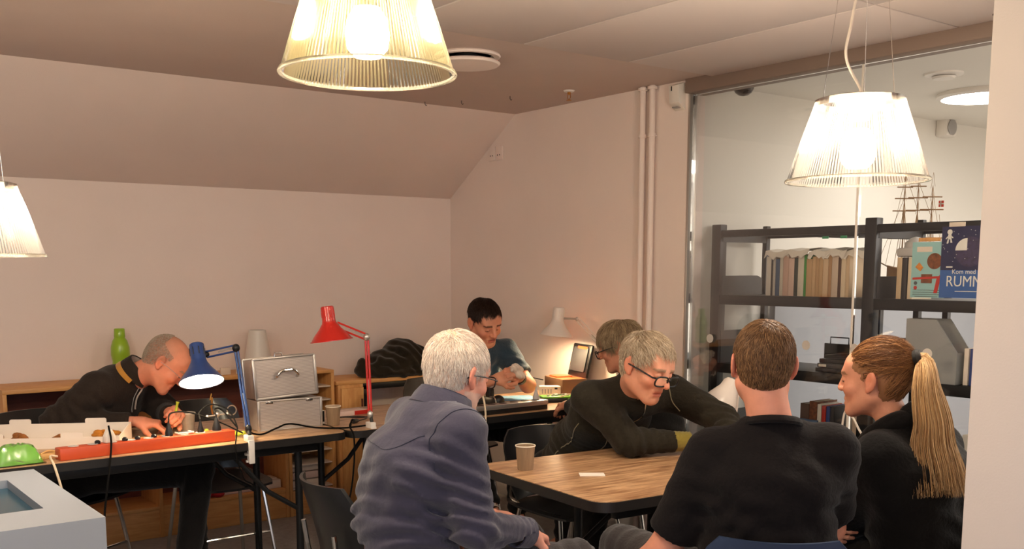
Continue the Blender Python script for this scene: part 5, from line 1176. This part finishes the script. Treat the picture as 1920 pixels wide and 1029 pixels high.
# --- man in black, back to the camera
def man_in_black():
    J = seat_J(JJ(fwd=(.72, .69, 0), pelvis=(2.18, 1.70, .58), chest=(2.19, 1.72, .88), neck=(2.205, 1.735, 1.055), sl=(2.095, 1.845, .945), sr=(2.325, 1.625, .965), el=(2.03, 1.955, .665), wl=(2.00, 2.13, .52), er=(2.43, 1.70, .72), wr=(2.52, 1.93, .70),
                  hl=(2.13, 1.78, .56), hr=(2.25, 1.66, .56), kl=(2.12, 2.22, .60), kr=(2.50, 2.02, .56), al=(2.20, 2.28, .1), ar=(2.62, 2.10, .1), tl=(2.26, 2.42, .035), tr=(2.72, 2.2, .035)))
    tone = (214, 146, 120); L = A(J['pelvis'][0], J['pelvis'][1], 0); H = Head((2.212, 1.775, 1.195), 41, 3, -2, 1.0)
    p = person_obj([head_mesh(H, J['neck']+A(0, 0, -.03), tone, brow=(120, 84, 54)), inner_body(J, tone), limb_skin(J['sl'], J['el'], .05, .047, tone, J['wl'], .032), hand_mesh(J['wl'], A(.1, .3, -.05), A(0, .1, -1), 1, tone), hand_mesh(J['wr'], A(.1, .3, .0), A(0, 0, -1), -1, tone), limb_skin(J['sr'], J['er'], .05, .047, tone, J['wr'], .03)],
                   'man with short brown hair in a black T-shirt, back to the camera', L)
    v = Vol(*bounds(J, ('pelvis', 'neck', 'sl', 'sr', 'el', 'er'), .2), .009); torso(v, J, 1.10, belly=0)
    for s in 'lr': sleeve(v, J, s, (.076, .072, 0, 0), upper=.82)
    v.cone(J['neck']+A(0, 0, -.03), J['neck']+A(.0, .0, .0), .062, .060, k=.03); v.cut(J['neck']+A(.0, .0, -.004), A(.15, .15, 1), .13)
    v.cut(J['pelvis']+A(0, 0, -.06), A(0, 0, -1))
    v.folds([(J['sl']+A(0, 0, -.1), .11, A(.3, .2, 1), .055, .005), (J['sr']+A(0, 0, -.1), .11, A(.3, .2, 1), .055, .005), (J['waist'], .2, A(.2, -.2, 1), .08, .005), (J['chest'], .16, A(1, -1, .5), .11, .004), (J['chest']+A(-.1, -.05, -.05), .16, A(.6, -.4, 1), .07, .005), (J['waist']+A(-.05, .05, .05), .14, A(-.4, .5, 1), .06, .005)], .0014, 3)
    mesh_obj('t_shirt', v.mesh(), 'tee_black', p, L)
    neck_band(J['neck']+A(-.002, -.002, -.017), A(.22, .22, 1), .070, .013, 'tee_black', p, L)
    trousers(J, 'jeans_dark', p, L)
    for s in 'lr': shoe(J, s, 'shoe_brown', p, L)
    hair_obj(hair_mesh(H, 9500, lambda P: np.where(P[:, 2] > .03, .032, .014+.2*np.maximum(0, P[:, 2]+.05)*.6), mk(nape=-.072), flow_to((.012, -.06, .13), .55, .0, .1), [(132, 96, 64), (108, 76, 48), (156, 118, 80), (92, 64, 42)], .30, .0008, 3, steps=4, jit=.32, clump=.35, capcol=(80, 56, 38)), p, L)
man_in_black()

# --- woman with a ponytail
def woman():
    J = seat_J(JJ(fwd=(-.09, .99, 0), pelvis=(2.79, 1.60, .57), chest=(2.76, 1.63, .84), neck=(2.735, 1.675, .985), sl=(2.61, 1.66, .905), sr=(2.91, 1.67, .905), el=(2.68, 1.82, .69), wl=(2.80, 1.93, .69), er=(2.96, 1.84, .67), wr=(2.72, 1.93, .66),
                  hl=(2.70, 1.62, .55), hr=(2.88, 1.62, .55), kl=(2.68, 2.04, .55), kr=(2.86, 2.05, .55), al=(2.68, 2.08, .1), ar=(2.86, 2.1, .1), tl=(2.67, 2.22, .035), tr=(2.87, 2.24, .035)))
    tone = (212, 150, 122); L = A(J['pelvis'][0], J['pelvis'][1], 0); H = Head((2.70, 1.745, 1.125), -14, 4, 0, .96)
    p = person_obj([head_mesh(H, J['neck']+A(0, 0, -.03), tone, brow=(120, 86, 56), female=True), inner_body(J, tone),
                    hand_mesh(A(2.585, 1.895, .668), A(.22, -1, -.12), A(1, .2, 0), 1, tone, curl=(10, 20, 15), size=.92), hand_mesh(A(2.70, 1.93, .71), A(1, .0, -.1), A(0, -1, -.2), -1, tone, size=.92)],
                   'woman with a long blonde ponytail wearing a black coat', L)
    v = Vol(*bounds(J, ('pelvis', 'neck', 'sl', 'sr', 'el', 'er', 'wl', 'wr'), .22), .0095); torso(v, J, 1.12, grow=.006)
    v.cone(J['pelvis']+A(0, -.02, .03), J['pelvis']+A(0, -.01, -.12), .135, .15, k=.03, n=A(1, 0, 0), sc=1.35)
    for s in 'lr': sleeve(v, J, s, (.08, .074, .068, .056), end=.92)
    v.cone(J['neck']+A(0, -.03, -.03), J['neck']+A(0, -.035, .02), .075, .066, k=.03); v.ell(J['neck']+A(-.01, .035, .06), (.058, .066, .09), k=.015, mode='s')
    v.cut(J['pelvis']+A(0, 0, -.13), A(0, 0, -1))
    v.folds([(J['el'], .13, A(.3, .3, 1), .06, .006), (J['er'], .13, A(.3, .3, 1), .06, .006), (J['waist'], .2, A(.3, .3, 1), .09, .006), (J['chest'], .2, A(1, .4, .3), .1, .004)], .0015, 4)
    mesh_obj('coat', v.mesh(), 'coat_black', p, L)
    # shawl collar: two thick lapels running from behind the neck down the front
    for s in (-1, 1):
        Q = [J['neck']+A(0, -.075, .03), J['neck']+A(s*.07, -.035, .03), J['neck']+A(s*.085, .035, -.02), J['neck']+A(s*.06, .10, -.10), J['neck']+A(s*.03, .14, -.2)]
        MB().tube([Vector(q-L) for q in [np.array(tuple(x)) for x in spline([tuple(q) for q in Q], 6)]], [.030]*12+[.034]*6+[.028]*7, 12, None, True, .7).build('shawl_collar', 'coat_black', p)
    trousers(J, 'trousers_black', p, L)
    for s in 'lr': shoe(J, s, 'black_matte', p, L)
    tie = A(0, -.112, .058)
    def fl(P, Q): return tie*1.05-Q
    hair_obj(hair_mesh(H, 8000, lambda P: np.linalg.norm(P-tie, axis=1)*.97, mk(front=.070, temple=.070, side=.022, nape=-.066), fl, [(138, 94, 56), (118, 78, 46), (166, 118, 72), (100, 64, 38)], .05, .0008, 8, jit=.02, steps=7, capcol=(140, 98, 66)), p, L)
    tw = H.w1(*tie); rg = np.random.default_rng(5); n = 2600
    gd = np.array([tuple(q) for q in spline([tuple(H.w1(0, -.085, .055)), tuple(tw), tuple(tw+A(.008, -.035, .0)), (2.695, 1.575, 1.11), (2.70, 1.555, 1.02), (2.695, 1.545, .95), (2.68, 1.515, .88), (2.665, 1.49, .81)], 4)]); m = len(gd)
    T_ = np.gradient(gd, axis=0); T_ /= np.linalg.norm(T_, axis=1)[:, None]; vd = unit(A(.606, .795, 0)); U = np.cross(T_, vd); U /= np.linalg.norm(U, axis=1)[:, None]; W = np.cross(T_, U)
    a = rg.uniform(0, 2*PI, n); rr = np.sqrt(rg.uniform(0, 1, n)); t = np.linspace(0, 1, m); rad = np.interp(t, [0, .15, .25, .36, .5, .7, 1], [.012, .013, .016, .034, .048, .062, .080]); fl_ = np.interp(t, [0, .2, .5, 1], [1, .9, .6, .4])
    ph = rg.uniform(0, 6.28, n); cut = 1-.38*rg.uniform(0, 1, n)**1.4; PT = np.zeros((m, n, 3))
    for i in range(m):
        ti = np.minimum(t[i]*cut, 1)*(m-1); i0 = np.minimum(ti.astype(int), m-2); fr = (ti-i0)[:, None]
        base = gd[i0]*(1-fr)+gd[i0+1]*fr; wv = .007*np.sin(ph+t[i]*7)*max(0, t[i]-.25)
        rd = np.interp(t[i]*cut, t, rad); PT[i] = base+U[i0]*(rd*rr*np.cos(a)+wv)[:, None]+W[i0]*(rd*fl_[i]*rr*np.sin(a))[:, None]
    V, Fc = ribbons(PT, .0015, rg); base = np.array([lin(c) for c in ((200, 164, 116), (178, 140, 94), (220, 190, 146), (152, 114, 74))]); cc = base[rg.integers(0, 4, n)]*rg.uniform(.85, 1.15, (n, 1))
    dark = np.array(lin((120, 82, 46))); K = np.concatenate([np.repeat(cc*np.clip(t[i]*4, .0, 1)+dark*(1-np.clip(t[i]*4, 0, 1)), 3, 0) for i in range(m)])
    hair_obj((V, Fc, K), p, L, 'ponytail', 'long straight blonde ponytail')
    ax = unit(gd[5]-gd[3]); ax = unit(gd[6]-gd[5]); Tm = along(Vector(gd[5]-ax*.004-L), Vector(gd[5]+ax*.020-L))
    MB().lathe([(.010, 0), (.024, .001), (.028, .012), (.024, .023), (.010, .024), (.008, .012), (.010, 0)], 20, Tm).build('hair_tie', 'black_matte', p)
woman()

# --- man in the blue shirt
def blue_shirt():
    J = seat_J(JJ(fwd=(1, 0, 0), pelvis=(1.50, 2.42, .58), waist=(1.455, 2.41, .74), chest=(1.475, 2.385, .91), neck=(1.555, 2.365, 1.075), sr=(1.51, 2.215, 1.015), sl=(1.54, 2.515, 1.005), er=(1.525, 2.165, .765), wr=(1.755, 2.235, .70), el=(1.63, 2.64, .80), wl=(1.82, 2.47, .69),
                  hr=(1.53, 2.32, .56), hl=(1.53, 2.52, .56), kr=(1.95, 2.25, .575), kl=(1.95, 2.50, .585), ar=(1.93, 2.24, .1), al=(1.96, 2.52, .1), tr=(2.08, 2.23, .035), tl=(2.10, 2.53, .035)))
    tone = (216, 152, 130); L = A(J['pelvis'][0], J['pelvis'][1], 0); H = Head((1.605, 2.365, 1.160), 79, 17, -4, .98)
    p = person_obj([head_mesh(H, J['neck']+A(0, 0, -.05), tone, brow=(190, 176, 160), stubble=(196, 178, 166)), inner_body(J, tone), hand_mesh(J['wr'], A(.8, .4, -.3), A(0, .3, -1), -1, tone), hand_mesh(J['wl'], A(.8, -.3, -.2), A(0, -.3, -1), 1, tone)],
                   'white-haired man with glasses in a blue-grey shirt, seen from behind', L)
    v = Vol(*bounds(J, ('pelvis', 'neck', 'sl', 'sr', 'el', 'er', 'wl', 'wr'), .2), .0085); torso(v, J, 1.10, belly=1, grow=.004)
    for s in 'lr': sleeve(v, J, s, (.067, .059, .055, .042), end=.93)
    v.cone(J['neck']+A(-.02, 0, -.04), J['neck']+A(-.01, 0, -.02), .064, .058, k=.025); v.cut(J['neck']+A(0, 0, -.012), A(.5, 0, 1), .1)
    v.cut(J['pelvis']+A(0, 0, .105), A(.1, 0, -1))
    v.folds([(J['er'], .13, A(.5, 0, 1), .042, .008), (J['sr']+A(0, .02, -.12), .12, A(.6, .2, 1), .045, .0075), (J['waist']+A(-.05, -.05, -.03), .18, A(.2, .3, 1), .055, .0075), (J['waist']+A(0, -.1, .06), .14, A(.7, .2, 1), .045, .008), (J['waist']+A(-.08, .08, .02), .13, A(-.2, .4, 1), .05, .006), (J['chest']+A(-.05, -.12, -.04), .11, A(.8, .3, .8), .04, .006), (J['chest']+A(-.08, 0, 0), .15, A(.2, 1, .6), .09, .003), (J['wr'], .1, A(1, .2, -.2), .03, .004)], .0014, 6)
    sh_ = mesh_obj('shirt', v.mesh(), 'shirt_blue', p, L)
    surf_line(v, [J['sr']+A(-.075, .045, -.01), J['chest']+A(-.13, -.06, .075), J['chest']+A(-.13, .05, .085), J['chest']+A(-.10, .12, .08)], .0012, 'yoke_seam', 'shirt_lining', p, L)
    surf_line(v, [J['sr']+A(.06, -.03, .03), J['sr']+A(-.03, -.02, .06), J['sr']+A(-.075, .02, -.02), J['sr']+A(-.06, .045, -.10)], .0012, 'shoulder_seam', 'shirt_lining', p, L)
    ring_collar(J['neck']+A(-.002, 0, -.006), A(.45, .0, 1), .072, .040, 'shirt_blue', p, L, 'collar', .018, .006, open_dir=A(1, 0, 0), gap=.5)
    ring_collar(J['neck']+A(.002, 0, .0), A(.45, .0, 1), .066, .036, 'shirt_lining', p, L, 'collar_stand', .002, .004, open_dir=A(1, 0, 0), gap=.3)
    fd = unit(J['wr']-J['er']); ring_collar(J['wr']-fd*.045, fd, .040, .05, 'shirt_blue', p, L, 'cuff', .001, .004)
    ring_collar(J['pelvis']+A(-.012, 0, .082), A(-.15, 0, 1), .126, .034, 'belt_brown', p, L, 'belt', .003, .006, open_dir=A(1, 0, 0), sc=1.36)
    trousers(J, 'jeans_dark', p, L, w=1.05)
    for s in 'lr': shoe(J, s, 'shoe_brown', p, L)
    hair_obj(hair_mesh(H, 9500, lambda P: np.where(P[:, 2] > .02, .040, .024), mk(front=.09, nape=-.070), flow_to((.0, -.075, .115), .35, .25), [(244, 230, 216), (232, 214, 198), (250, 240, 226), (216, 194, 176)], .40, .0008, 9, steps=4, jit=.42, clump=.35, capcol=(214, 178, 152)), p, L)
    glasses(H, 'black_plastic', p, L, 0, 0)
blue_shirt()

# --- leaning man with glasses
def leaning_man():
    J = seat_J(JJ(fwd=(0, -1, 0), pelvis=(2.90, 3.37, .58), waist=(2.86, 3.22, .72), chest=(2.79, 3.00, .87), neck=(2.74, 2.80, 1.01), sr=(2.575, 2.885, .955), sl=(2.93, 2.80, .965), er=(2.665, 2.755, .800), wr=(2.905, 2.66, .790), el=(3.01, 2.60, .87), wl=(2.90, 2.43, .79),
                  hr=(2.80, 3.38, .56), hl=(3.0, 3.36, .56), kr=(2.70, 3.00, .56), kl=(3.06, 2.96, .56), ar=(2.72, 3.02, .1), al=(3.05, 2.98, .1), tr=(2.70, 2.89, .035), tl=(3.06, 2.84, .035)))
    tone = (212, 150, 122); L = A(J['pelvis'][0], J['pelvis'][1], 0); H = Head((2.675, 2.685, 1.095), 177, 22, 6, 1.03)
    p = person_obj([head_mesh(H, J['neck']+A(.01, .03, -.03), tone, brow=(150, 124, 100)), inner_body(J, tone), hand_mesh(J['wr'], A(.9, -.3, .0), A(0, .1, -1), -1, tone), hand_mesh(J['wl'], A(-.5, -.6, -.1), A(0, .1, -1), 1, tone)],
                   'grey-haired man in black glasses and dark fleece leaning over the table', L)
    v = Vol(*bounds(J, ('pelvis', 'neck', 'sl', 'sr', 'el', 'er', 'wl', 'wr'), .2), .0085); torso(v, J, 1.02, grow=.004)
    for s in 'lr': sleeve(v, J, s, (.069, .058, .054, .043), end=.70)
    v.cone(J['neck']+A(.01, .03, -.03), J['neck']+A(0, .0, .0), .066, .062, k=.03); v.cut(J['neck']+A(-.0, -.005, .008), A(-.05, -.75, 1), .09)
    v.cut(J['pelvis']+A(0, 0, -.05), A(0, .3, -1))
    v.folds([(J['er'], .11, A(.8, -.3, .3), .04, .006), (J['el'], .11, A(.5, .5, .6), .04, .006), (J['waist'], .18, A(.2, .8, -.8), .05, .005), (J['sr']+A(.03, .03, -.1), .11, A(.5, .3, 1), .05, .005)], .0012, 7)
    mesh_obj('fleece', v.mesh(), 'fleece_olive', p, L)
    for s, e in (('r', .70), ('l', .70)):
        a, b = J['e'+s], J['w'+s]; v2 = Vol(np.minimum(a, b)-.1, np.maximum(a, b)+.1, .006); v2.cone(a+(b-a)*(e-.1), b, .0415, .036, k=.01); v2.cut(b-(b-a)*.05, b-a, .1); v2.cut(a+(b-a)*(e-.06), a-b, .1)
        v2.folds([(b, .12, b-a, .016, .0025)], 0, 2); mesh_obj('ribbed_cuff', v2.mesh(), 'cuff_olive', p, L)
    ring_collar(J['neck']+A(.0, .01, -.012), A(-.05, -.62, 1), .070, .040, 'fleece_olive', p, L, 'stand_collar', .012, .006, open_dir=A(-.2, -1, -.3), gap=.35)
    f = A(-.05, -.9, -.45)
    surf_line(v, [J['neck']+A(-.01, -.075, -.015), J['neck']+A(.0, -.06, -.07), J['chest']+A(-.03, -.16, .0)], .0028, 'zip', 'chrome', p, L)
    surf_line(v, [J['sr']+A(-.02, .06, .04), J['sr']+A(.07, .04, .03), J['sr']+A(.10, -.04, -.02), J['sr']+A(.08, -.06, -.10)], .002, 'shoulder_piping', 'piping', p, L)
    surf_line(v, [J['sl']+A(-.05, .05, .05), J['sl']+A(-.07, -.04, .01), J['sl']+A(-.04, -.08, -.07)], .0022, 'shoulder_piping', 'piping', p, L)
    surf_line(v, [J['pelvis']+A(-.16, -.02, .0), J['waist']+A(-.14, .0, -.02), J['waist']+A(-.15, -.12, .06), J['chest']+A(-.16, -.0, -.02)], .0022, 'side_piping', 'piping', p, L)
    surf_line(v, [J['pelvis']+A(-.12, -.10, -.02), J['waist']+A(-.11, -.10, -.07), J['waist']+A(-.10, -.20, .02), J['chest']+A(-.10, -.10, -.06)], .0022, 'side_piping', 'piping', p, L)
    trousers(J, 'trousers_black', p, L)
    for s in 'lr': shoe(J, s, 'shoe_brown', p, L)
    hair_obj(hair_mesh(H, 9500, lambda P: np.where(P[:, 2] > .04, .050, .034), mk(front=.086, temple=.04, nape=-.075), flow_to((.0, -.065, .115), .30, .5, -.25), [(206, 188, 164), (182, 160, 134), (226, 210, 186), (158, 134, 108)], .42, .0008, 12, steps=4, jit=.28, clump=.5, capcol=(140, 112, 84)), p, L)
    glasses(H, 'black_plastic', p, L, .004, -.003, .029, .019, .0032, tilt=-.06)
leaning_man()

# --- person behind the leaning man
def hidden_person():
    J = seat_J(JJ(fwd=(-.35, .93, 0), pelvis=(3.50, 3.40, .57), chest=(3.47, 3.45, .83), neck=(3.43, 3.535, .965), sr=(3.62, 3.56, .89), sl=(3.27, 3.44, .89), er=(3.70, 3.72, .72), wr=(3.55, 3.88, .78), el=(3.17, 3.58, .72), wl=(3.30, 3.85, .775),
                  hr=(3.59, 3.44, .55), hl=(3.42, 3.38, .55), kr=(3.45, 3.84, .56), kl=(3.24, 3.74, .56), ar=(3.46, 3.88, .1), al=(3.22, 3.80, .1), tr=(3.43, 4.0, .035), tl=(3.17, 3.92, .035)))
    tone = (206, 142, 114); L = A(J['pelvis'][0], J['pelvis'][1], 0); H = Head((3.40, 3.60, 1.085), -30, 20, 0, 1.0)
    p = person_obj([head_mesh(H, J['neck']+A(0, 0, -.03), tone, brow=(120, 96, 76)), inner_body(J, tone), hand_mesh(J['wr'], A(-.5, .6, -.1), A(0, 0, -1), -1, tone), hand_mesh(J['wl'], A(.3, .8, -.1), A(0, 0, -1), 1, tone)], 'grey-haired person in dark glasses mostly hidden behind the leaning man', L)
    v = Vol(*bounds(J, ('pelvis', 'neck', 'sl', 'sr', 'el', 'er', 'wl', 'wr'), .2), .011); torso(v, J, 1.0, grow=.004)
    for s in 'lr': sleeve(v, J, s, (.068, .058, .052, .042), end=.92)
    v.cut(J['pelvis']+A(0, 0, -.04), A(0, 0, -1)); v.cut(J['neck']+A(0, 0, .005), A(-.1, .3, 1), .1); v.folds([(J['waist'], .2, A(.2, .2, 1), .06, .004)], .001, 4)
    mesh_obj('pullover', v.mesh(), 'trousers_black', p, L); trousers(J, 'trousers_black', p, L)
    for s in 'lr': shoe(J, s, 'shoe_brown', p, L)
    hair_obj(hair_mesh(H, 7500, lambda P: np.where(P[:, 2] > .03, .075, .05), mk(front=.08, temple=.05, side=.022, nape=-.085), flow_to((.0, -.05, .12), .6, .15), [(176, 152, 120), (150, 126, 98), (198, 176, 142), (128, 104, 80)], .34, .0009, 14, steps=5, jit=.24, clump=.35, capcol=(124, 100, 76)), p, L)
    glasses(H, 'black_plastic', p, L, .004, -.006, .027, .018, .0026, tilt=-.05)
hidden_person()

# --- young man in the corner
def young_man():
    J = seat_J(JJ(fwd=(-.15, -.98, 0), pelvis=(3.28, 4.88, .57), waist=(3.26, 4.80, .72), chest=(3.235, 4.62, .90), neck=(3.205, 4.505, 1.065), sr=(3.055, 4.55, 1.0), sl=(3.375, 4.49, 1.0), er=(2.97, 4.37, .825), wr=(3.075, 4.185, .885), el=(3.40, 4.32, .825), wl=(3.235, 4.185, .89),
                  hr=(3.19, 4.88, .55), hl=(3.37, 4.88, .55), kr=(3.12, 4.46, .56), kl=(3.40, 4.44, .56), ar=(3.03, 4.16, .23), al=(3.36, 4.36, .1), tr=(3.045, 4.03, .135), tl=(3.34, 4.22, .035)))
    tone = (214, 148, 118); L = A(J['pelvis'][0], J['pelvis'][1], 0); H = Head((3.165, 4.395, 1.175), 182, 27, -7, 1.0)
    p = person_obj([head_mesh(H, J['neck']+A(0, .02, -.03), tone, brow=(40, 26, 20), lips=(176, 92, 80)), inner_body(J, tone), limb_skin(J['sl'], J['el'], .045, .043, tone, J['wl'], .026), limb_skin(J['sr'], J['er'], .045, .043, tone, J['wr'], .026),
                    hand_mesh(J['wr'], A(.75, -.25, .25), A(.2, .6, -.6), -1, tone, curl=(45, 55, 35), size=.98), hand_mesh(J['wl'], A(-.65, -.3, .35), A(-.2, .6, -.6), 1, tone, curl=(50, 55, 35), size=.98)],
                   'young man with dark hair in a dark teal T-shirt bent over his work', L)
    v = Vol(*bounds(J, ('pelvis', 'neck', 'sl', 'sr', 'el', 'er'), .2), .0085); torso(v, J, .96)
    for s in 'lr': sleeve(v, J, s, (.068, .066, 0, 0), upper=.72)
    v.cone(J['neck']+A(0, .02, -.02), J['neck']+A(0, .0, .0), .062, .058, k=.03); v.cut(J['neck']+A(0, 0, .008), A(-.05, -.45, 1), .1)
    v.cut(J['pelvis']+A(0, 0, -.04), A(0, 0, -1)); v.folds([(J['sl']+A(.02, -.05, -.08), .1, A(.6, .2, 1), .05, .005), (J['waist'], .2, A(.1, .4, 1), .06, .006), (J['chest']+A(.05, -.1, -.02), .14, A(1, .2, .2), .07, .004)], .0012, 8)
    mesh_obj('t_shirt', v.mesh(), 'tee_teal', p, L)
    neck_band(J['neck']+A(0, .004, .0), A(-.03, -.45, 1), .064, .010, 'tee_teal', p, L)
    trousers(J, 'trousers_black', p, L)
    for s in 'lr': shoe(J, s, 'shoe_brown', p, L)
    kr, ar = J['kr'], J['ar']; dd = unit(ar-kr); MB().lathe([(.036, 0), (.040, .0), (.042, .075), (.038, .075)], 20, along(Vector(ar-dd*.055-L), Vector(ar+dd*.02-L))).build('patterned_sock', 'sock_dots', p)
    dots = MB()
    for i in range(4):
        for j in range(9): q = 2*PI*(j+.5*(i % 2))/9; dots.box((.0418*math.cos(q), .0418*math.sin(q), .012+i*.017), (.006, .006, .005), .001, along(Vector(ar-dd*.055-L), Vector(ar+dd*.02-L)))
    o = dots.build('sock_dots', 'belt_brown', p); o['kind'] = 'stuff'
    fd = unit(J['wl']-J['el']); ring_collar(J['wl']-fd*.030, fd, .030, .020, 'black_plastic', p, L, 'wristwatch', .001, .005)
    hair_obj(hair_mesh(H, 8000, lambda P: np.where(P[:, 2] > .05, .038, .014), mk(front=.082, temple=.042, nape=-.062), flow_to((.0, -.055, .12), .15, .30, .55), [(44, 26, 18), (34, 20, 14), (58, 36, 24)], .42, .0009, 16, steps=4, jit=.2, clump=.2, capcol=(30, 18, 13)), p, L)
    # cream cloth held in the hands
    c_ = (J['wr']+J['wl'])/2+A(.02, -.05, .045); vv = Vol(c_-.09, c_+.09, .005)
    for k, (dx, dy, dz, r) in enumerate(((0, 0, .01, .028), (.03, .01, 0, .024), (-.02, -.01, .012, .022), (.012, -.012, -.02, .022), (.035, -.01, -.03, .016))): vv.ell(c_+A(dx, dy, dz), (r, r*.8, r*.9), k=.01)
    vv.folds([(c_, .1, A(1, .3, .8), .018, .004)], .0015, 3); cl_ = mesh_obj('polishing_cloth', vv.mesh(), 'cream_box', None, c_); cl_.location = c_; tag(cl_, 'crumpled cream cloth held in the young man\'s hands', 'cloth')
young_man()

# --- bent old man at the long table
def old_man():
    J = seat_J(JJ(fwd=(.82, -.57, 0), pelvis=(1.18, 4.80, .57), waist=(1.20, 4.76, .72), chest=(1.275, 4.675, .86), neck=(1.385, 4.56, .995), sr=(1.20, 4.52, .94), sl=(1.44, 4.73, .93), er=(1.05, 4.60, .805), wr=(1.330, 4.425, .800), el=(1.545, 4.66, .795), wl=(1.475, 4.42, .815),
                  hr=(1.14, 4.73, .55), hl=(1.24, 4.87, .55), kr=(1.56, 4.33, .575), kl=(1.63, 4.62, .56), ar=(1.42, 4.17, .10), al=(1.62, 4.56, .1), tr=(1.53, 4.08, .035), tl=(1.74, 4.5, .035)))
    tone = (216, 142, 112); L = A(J['pelvis'][0], J['pelvis'][1], 0); H = Head((1.483, 4.455, 1.045), 120, 46, 4, 1.0)
    bald = lambda x, y, z: (z > .050+.25*(-.0-y)) & (y > -.055)
    sg = lambda q, w_: 1/(1+np.exp(np.clip(q/w_, -30, 30)))
    sc = lambda x, y, z: sg(y-.012, .010)*sg(-.035-z, .01)*(.35+.65*sg(np.minimum(z-.075, y+.02), .012))*sg(np.where((z < .0) & (y > -.02), 1., -1.), .02)
    p = person_obj([head_mesh(H, J['neck']+A(-.02, .02, -.03), tone, brow=(150, 120, 100), scalp=sc), inner_body(J, tone),
                    hand_mesh(J['wr'], A(.75, -.35, -.12), A(.15, .1, -1), -1, tone, curl=(38, 42, 25), each=[(30, 40, 20), (36, 42, 25), (42, 45, 30), (48, 50, 30)], size=1.04),
                    hand_mesh(J['wl'], A(.10, -.85, .25), A(-.7, -.1, -.6), 1, tone, curl=(60, 65, 40), size=1.04)],
                   'bald old man in a dark brown fleece bent over the lamp-lit work', L)
    v = Vol(*bounds(J, ('pelvis', 'neck', 'sl', 'sr', 'el', 'er', 'wl', 'wr'), .2), .0085); torso(v, J, 1.06, grow=.006)
    for s in 'lr': sleeve(v, J, s, (.074, .062, .056, .043), end=.93)
    v.cone(J['neck']+A(-.03, .03, -.03), J['neck']+A(-.01, .01, .0), .070, .066, k=.03); v.cut(J['neck']+A(0, 0, -.002), A(.75, -.5, .9), .10)
    v.cut(J['pelvis']+A(0, 0, -.03), A(0, 0, -1))
    v.folds([(J['er'], .12, A(.8, -.3, .4), .045, .006), (J['sr']+A(-.03, .0, -.06), .1, A(.6, .2, 1), .05, .005), (J['waist'], .18, A(.4, -.3, .8), .06, .006), (J['el'], .1, A(.3, .8, .3), .045, .005)], .0012, 9)
    mesh_obj('fleece', v.mesh(), 'fleece_brown', p, L)
    ax = A(.62, -.42, .70)
    ring_collar(J['neck']+A(-.004, .004, -.002), ax, .070, .048, 'fleece_brown', p, L, 'stand_collar', .012, .006, open_dir=A(.6, -.5, -.7), gap=.45)
    ring_collar(J['neck']+A(.0, .0, .008), ax, .064, .034, 'shirt_white', p, L, 'shirt_collar', .004, .004, open_dir=A(.6, -.5, -.7), gap=.4)
    ring_collar(J['neck']+A(-.012, .010, -.010), ax, .0795, .012, 'mustard', p, L, 'collar_stripe', .006, .004, open_dir=A(.6, -.5, -.7), gap=1.2)
    n_ = J['neck']; surf_line(v, [n_+A(.05, -.06, -.045), n_+A(.03, -.07, -.10), J['chest']+A(.11, -.09, -.03)], .0042, 'shirt_front', 'shirt_white', p, L); surf_line(v, [n_+A(.03, -.075, -.035), n_+A(.01, -.085, -.09), J['chest']+A(.09, -.105, -.04)], .002, 'zip', 'grey_plastic', p, L)
    trousers(J, 'trousers_black', p, L, w=1.05)
    for s in 'lr': shoe(J, s, 'black_matte', p, L)
    hair_obj(hair_mesh(H, 6000, lambda P: np.full(len(P), .007), mk(front=.11, temple=.03, side=.006, nape=-.06, bald=bald), flow_to((.0, -.04, .12), .6, .0), [(176, 160, 142), (150, 132, 114), (196, 182, 164)], .22, .00045, 18, cap=.0, steps=3, jit=.5, capcol=(186, 132, 106)), p, L)
    glasses(H, 'grey_plastic', p, L, .002, -.004, .024, .015, .0011, lens=None)
    # slim screwdriver in the left hand
    a, b = A(1.452, 4.325, .765), A(1.478, 4.318, .885); q = thing('screwdriver', 'slim screwdriver with yellow-green handle in the old man\'s hand', 'screwdriver', tuple(a))
    MB().tube([(0, 0, 0), tuple((b-a)*.55)], .0018, 8).build('blade', 'chrome', q); MB().tube([tuple((b-a)*.52), tuple((b-a)*.6), tuple((b-a)*.92), tuple((b-a)*1.0)], [.004, .006, .0055, .008], 12).build('handle', 'lime_bit', q)
old_man()
# --- heaped jacket on the side desk
cloth('jacket_olive', (40, 34, 24), sheen=.2)
v = Vol((2.98, 5.40, .77), (3.68, 5.76, 1.06), .008)
for c, r in (((3.12, 5.55, .82), (.10, .10, .045)), ((3.24, 5.57, .87), (.14, .11, .09)), ((3.38, 5.58, .90), (.13, .12, .11)), ((3.50, 5.57, .86), (.12, .12, .09)), ((3.30, 5.54, .81), (.24, .13, .05)), ((3.36, 5.62, .95), (.09, .06, .06)), ((3.05, 5.53, .85), (.035, .05, .06))): v.ell(c, r, k=.04)
v.cone((3.06, 5.50, .83), (3.30, 5.46, .80), .030, .036, k=.02); v.cone((3.15, 5.48, .88), (3.45, 5.47, .86), .034, .045, k=.02); v.cone((3.30, 5.50, .94), (3.55, 5.48, .84), .03, .04, k=.02)
v.cut((3.3, 5.5, .785), (0, 0, -1)); v.folds([((3.2, 5.5, .85), .16, A(.5, .2, 1), .055, .007), ((3.42, 5.5, .88), .16, A(.8, .2, .7), .06, .008)], .0025, 2)
o = mesh_obj('jacket', v.mesh(), 'jacket_olive', None, (3.3, 5.5, .785)); o.location = (3.3, 5.5, .785); tag(o, 'dark olive jacket heaped on the side desk in the corner', 'jacket')
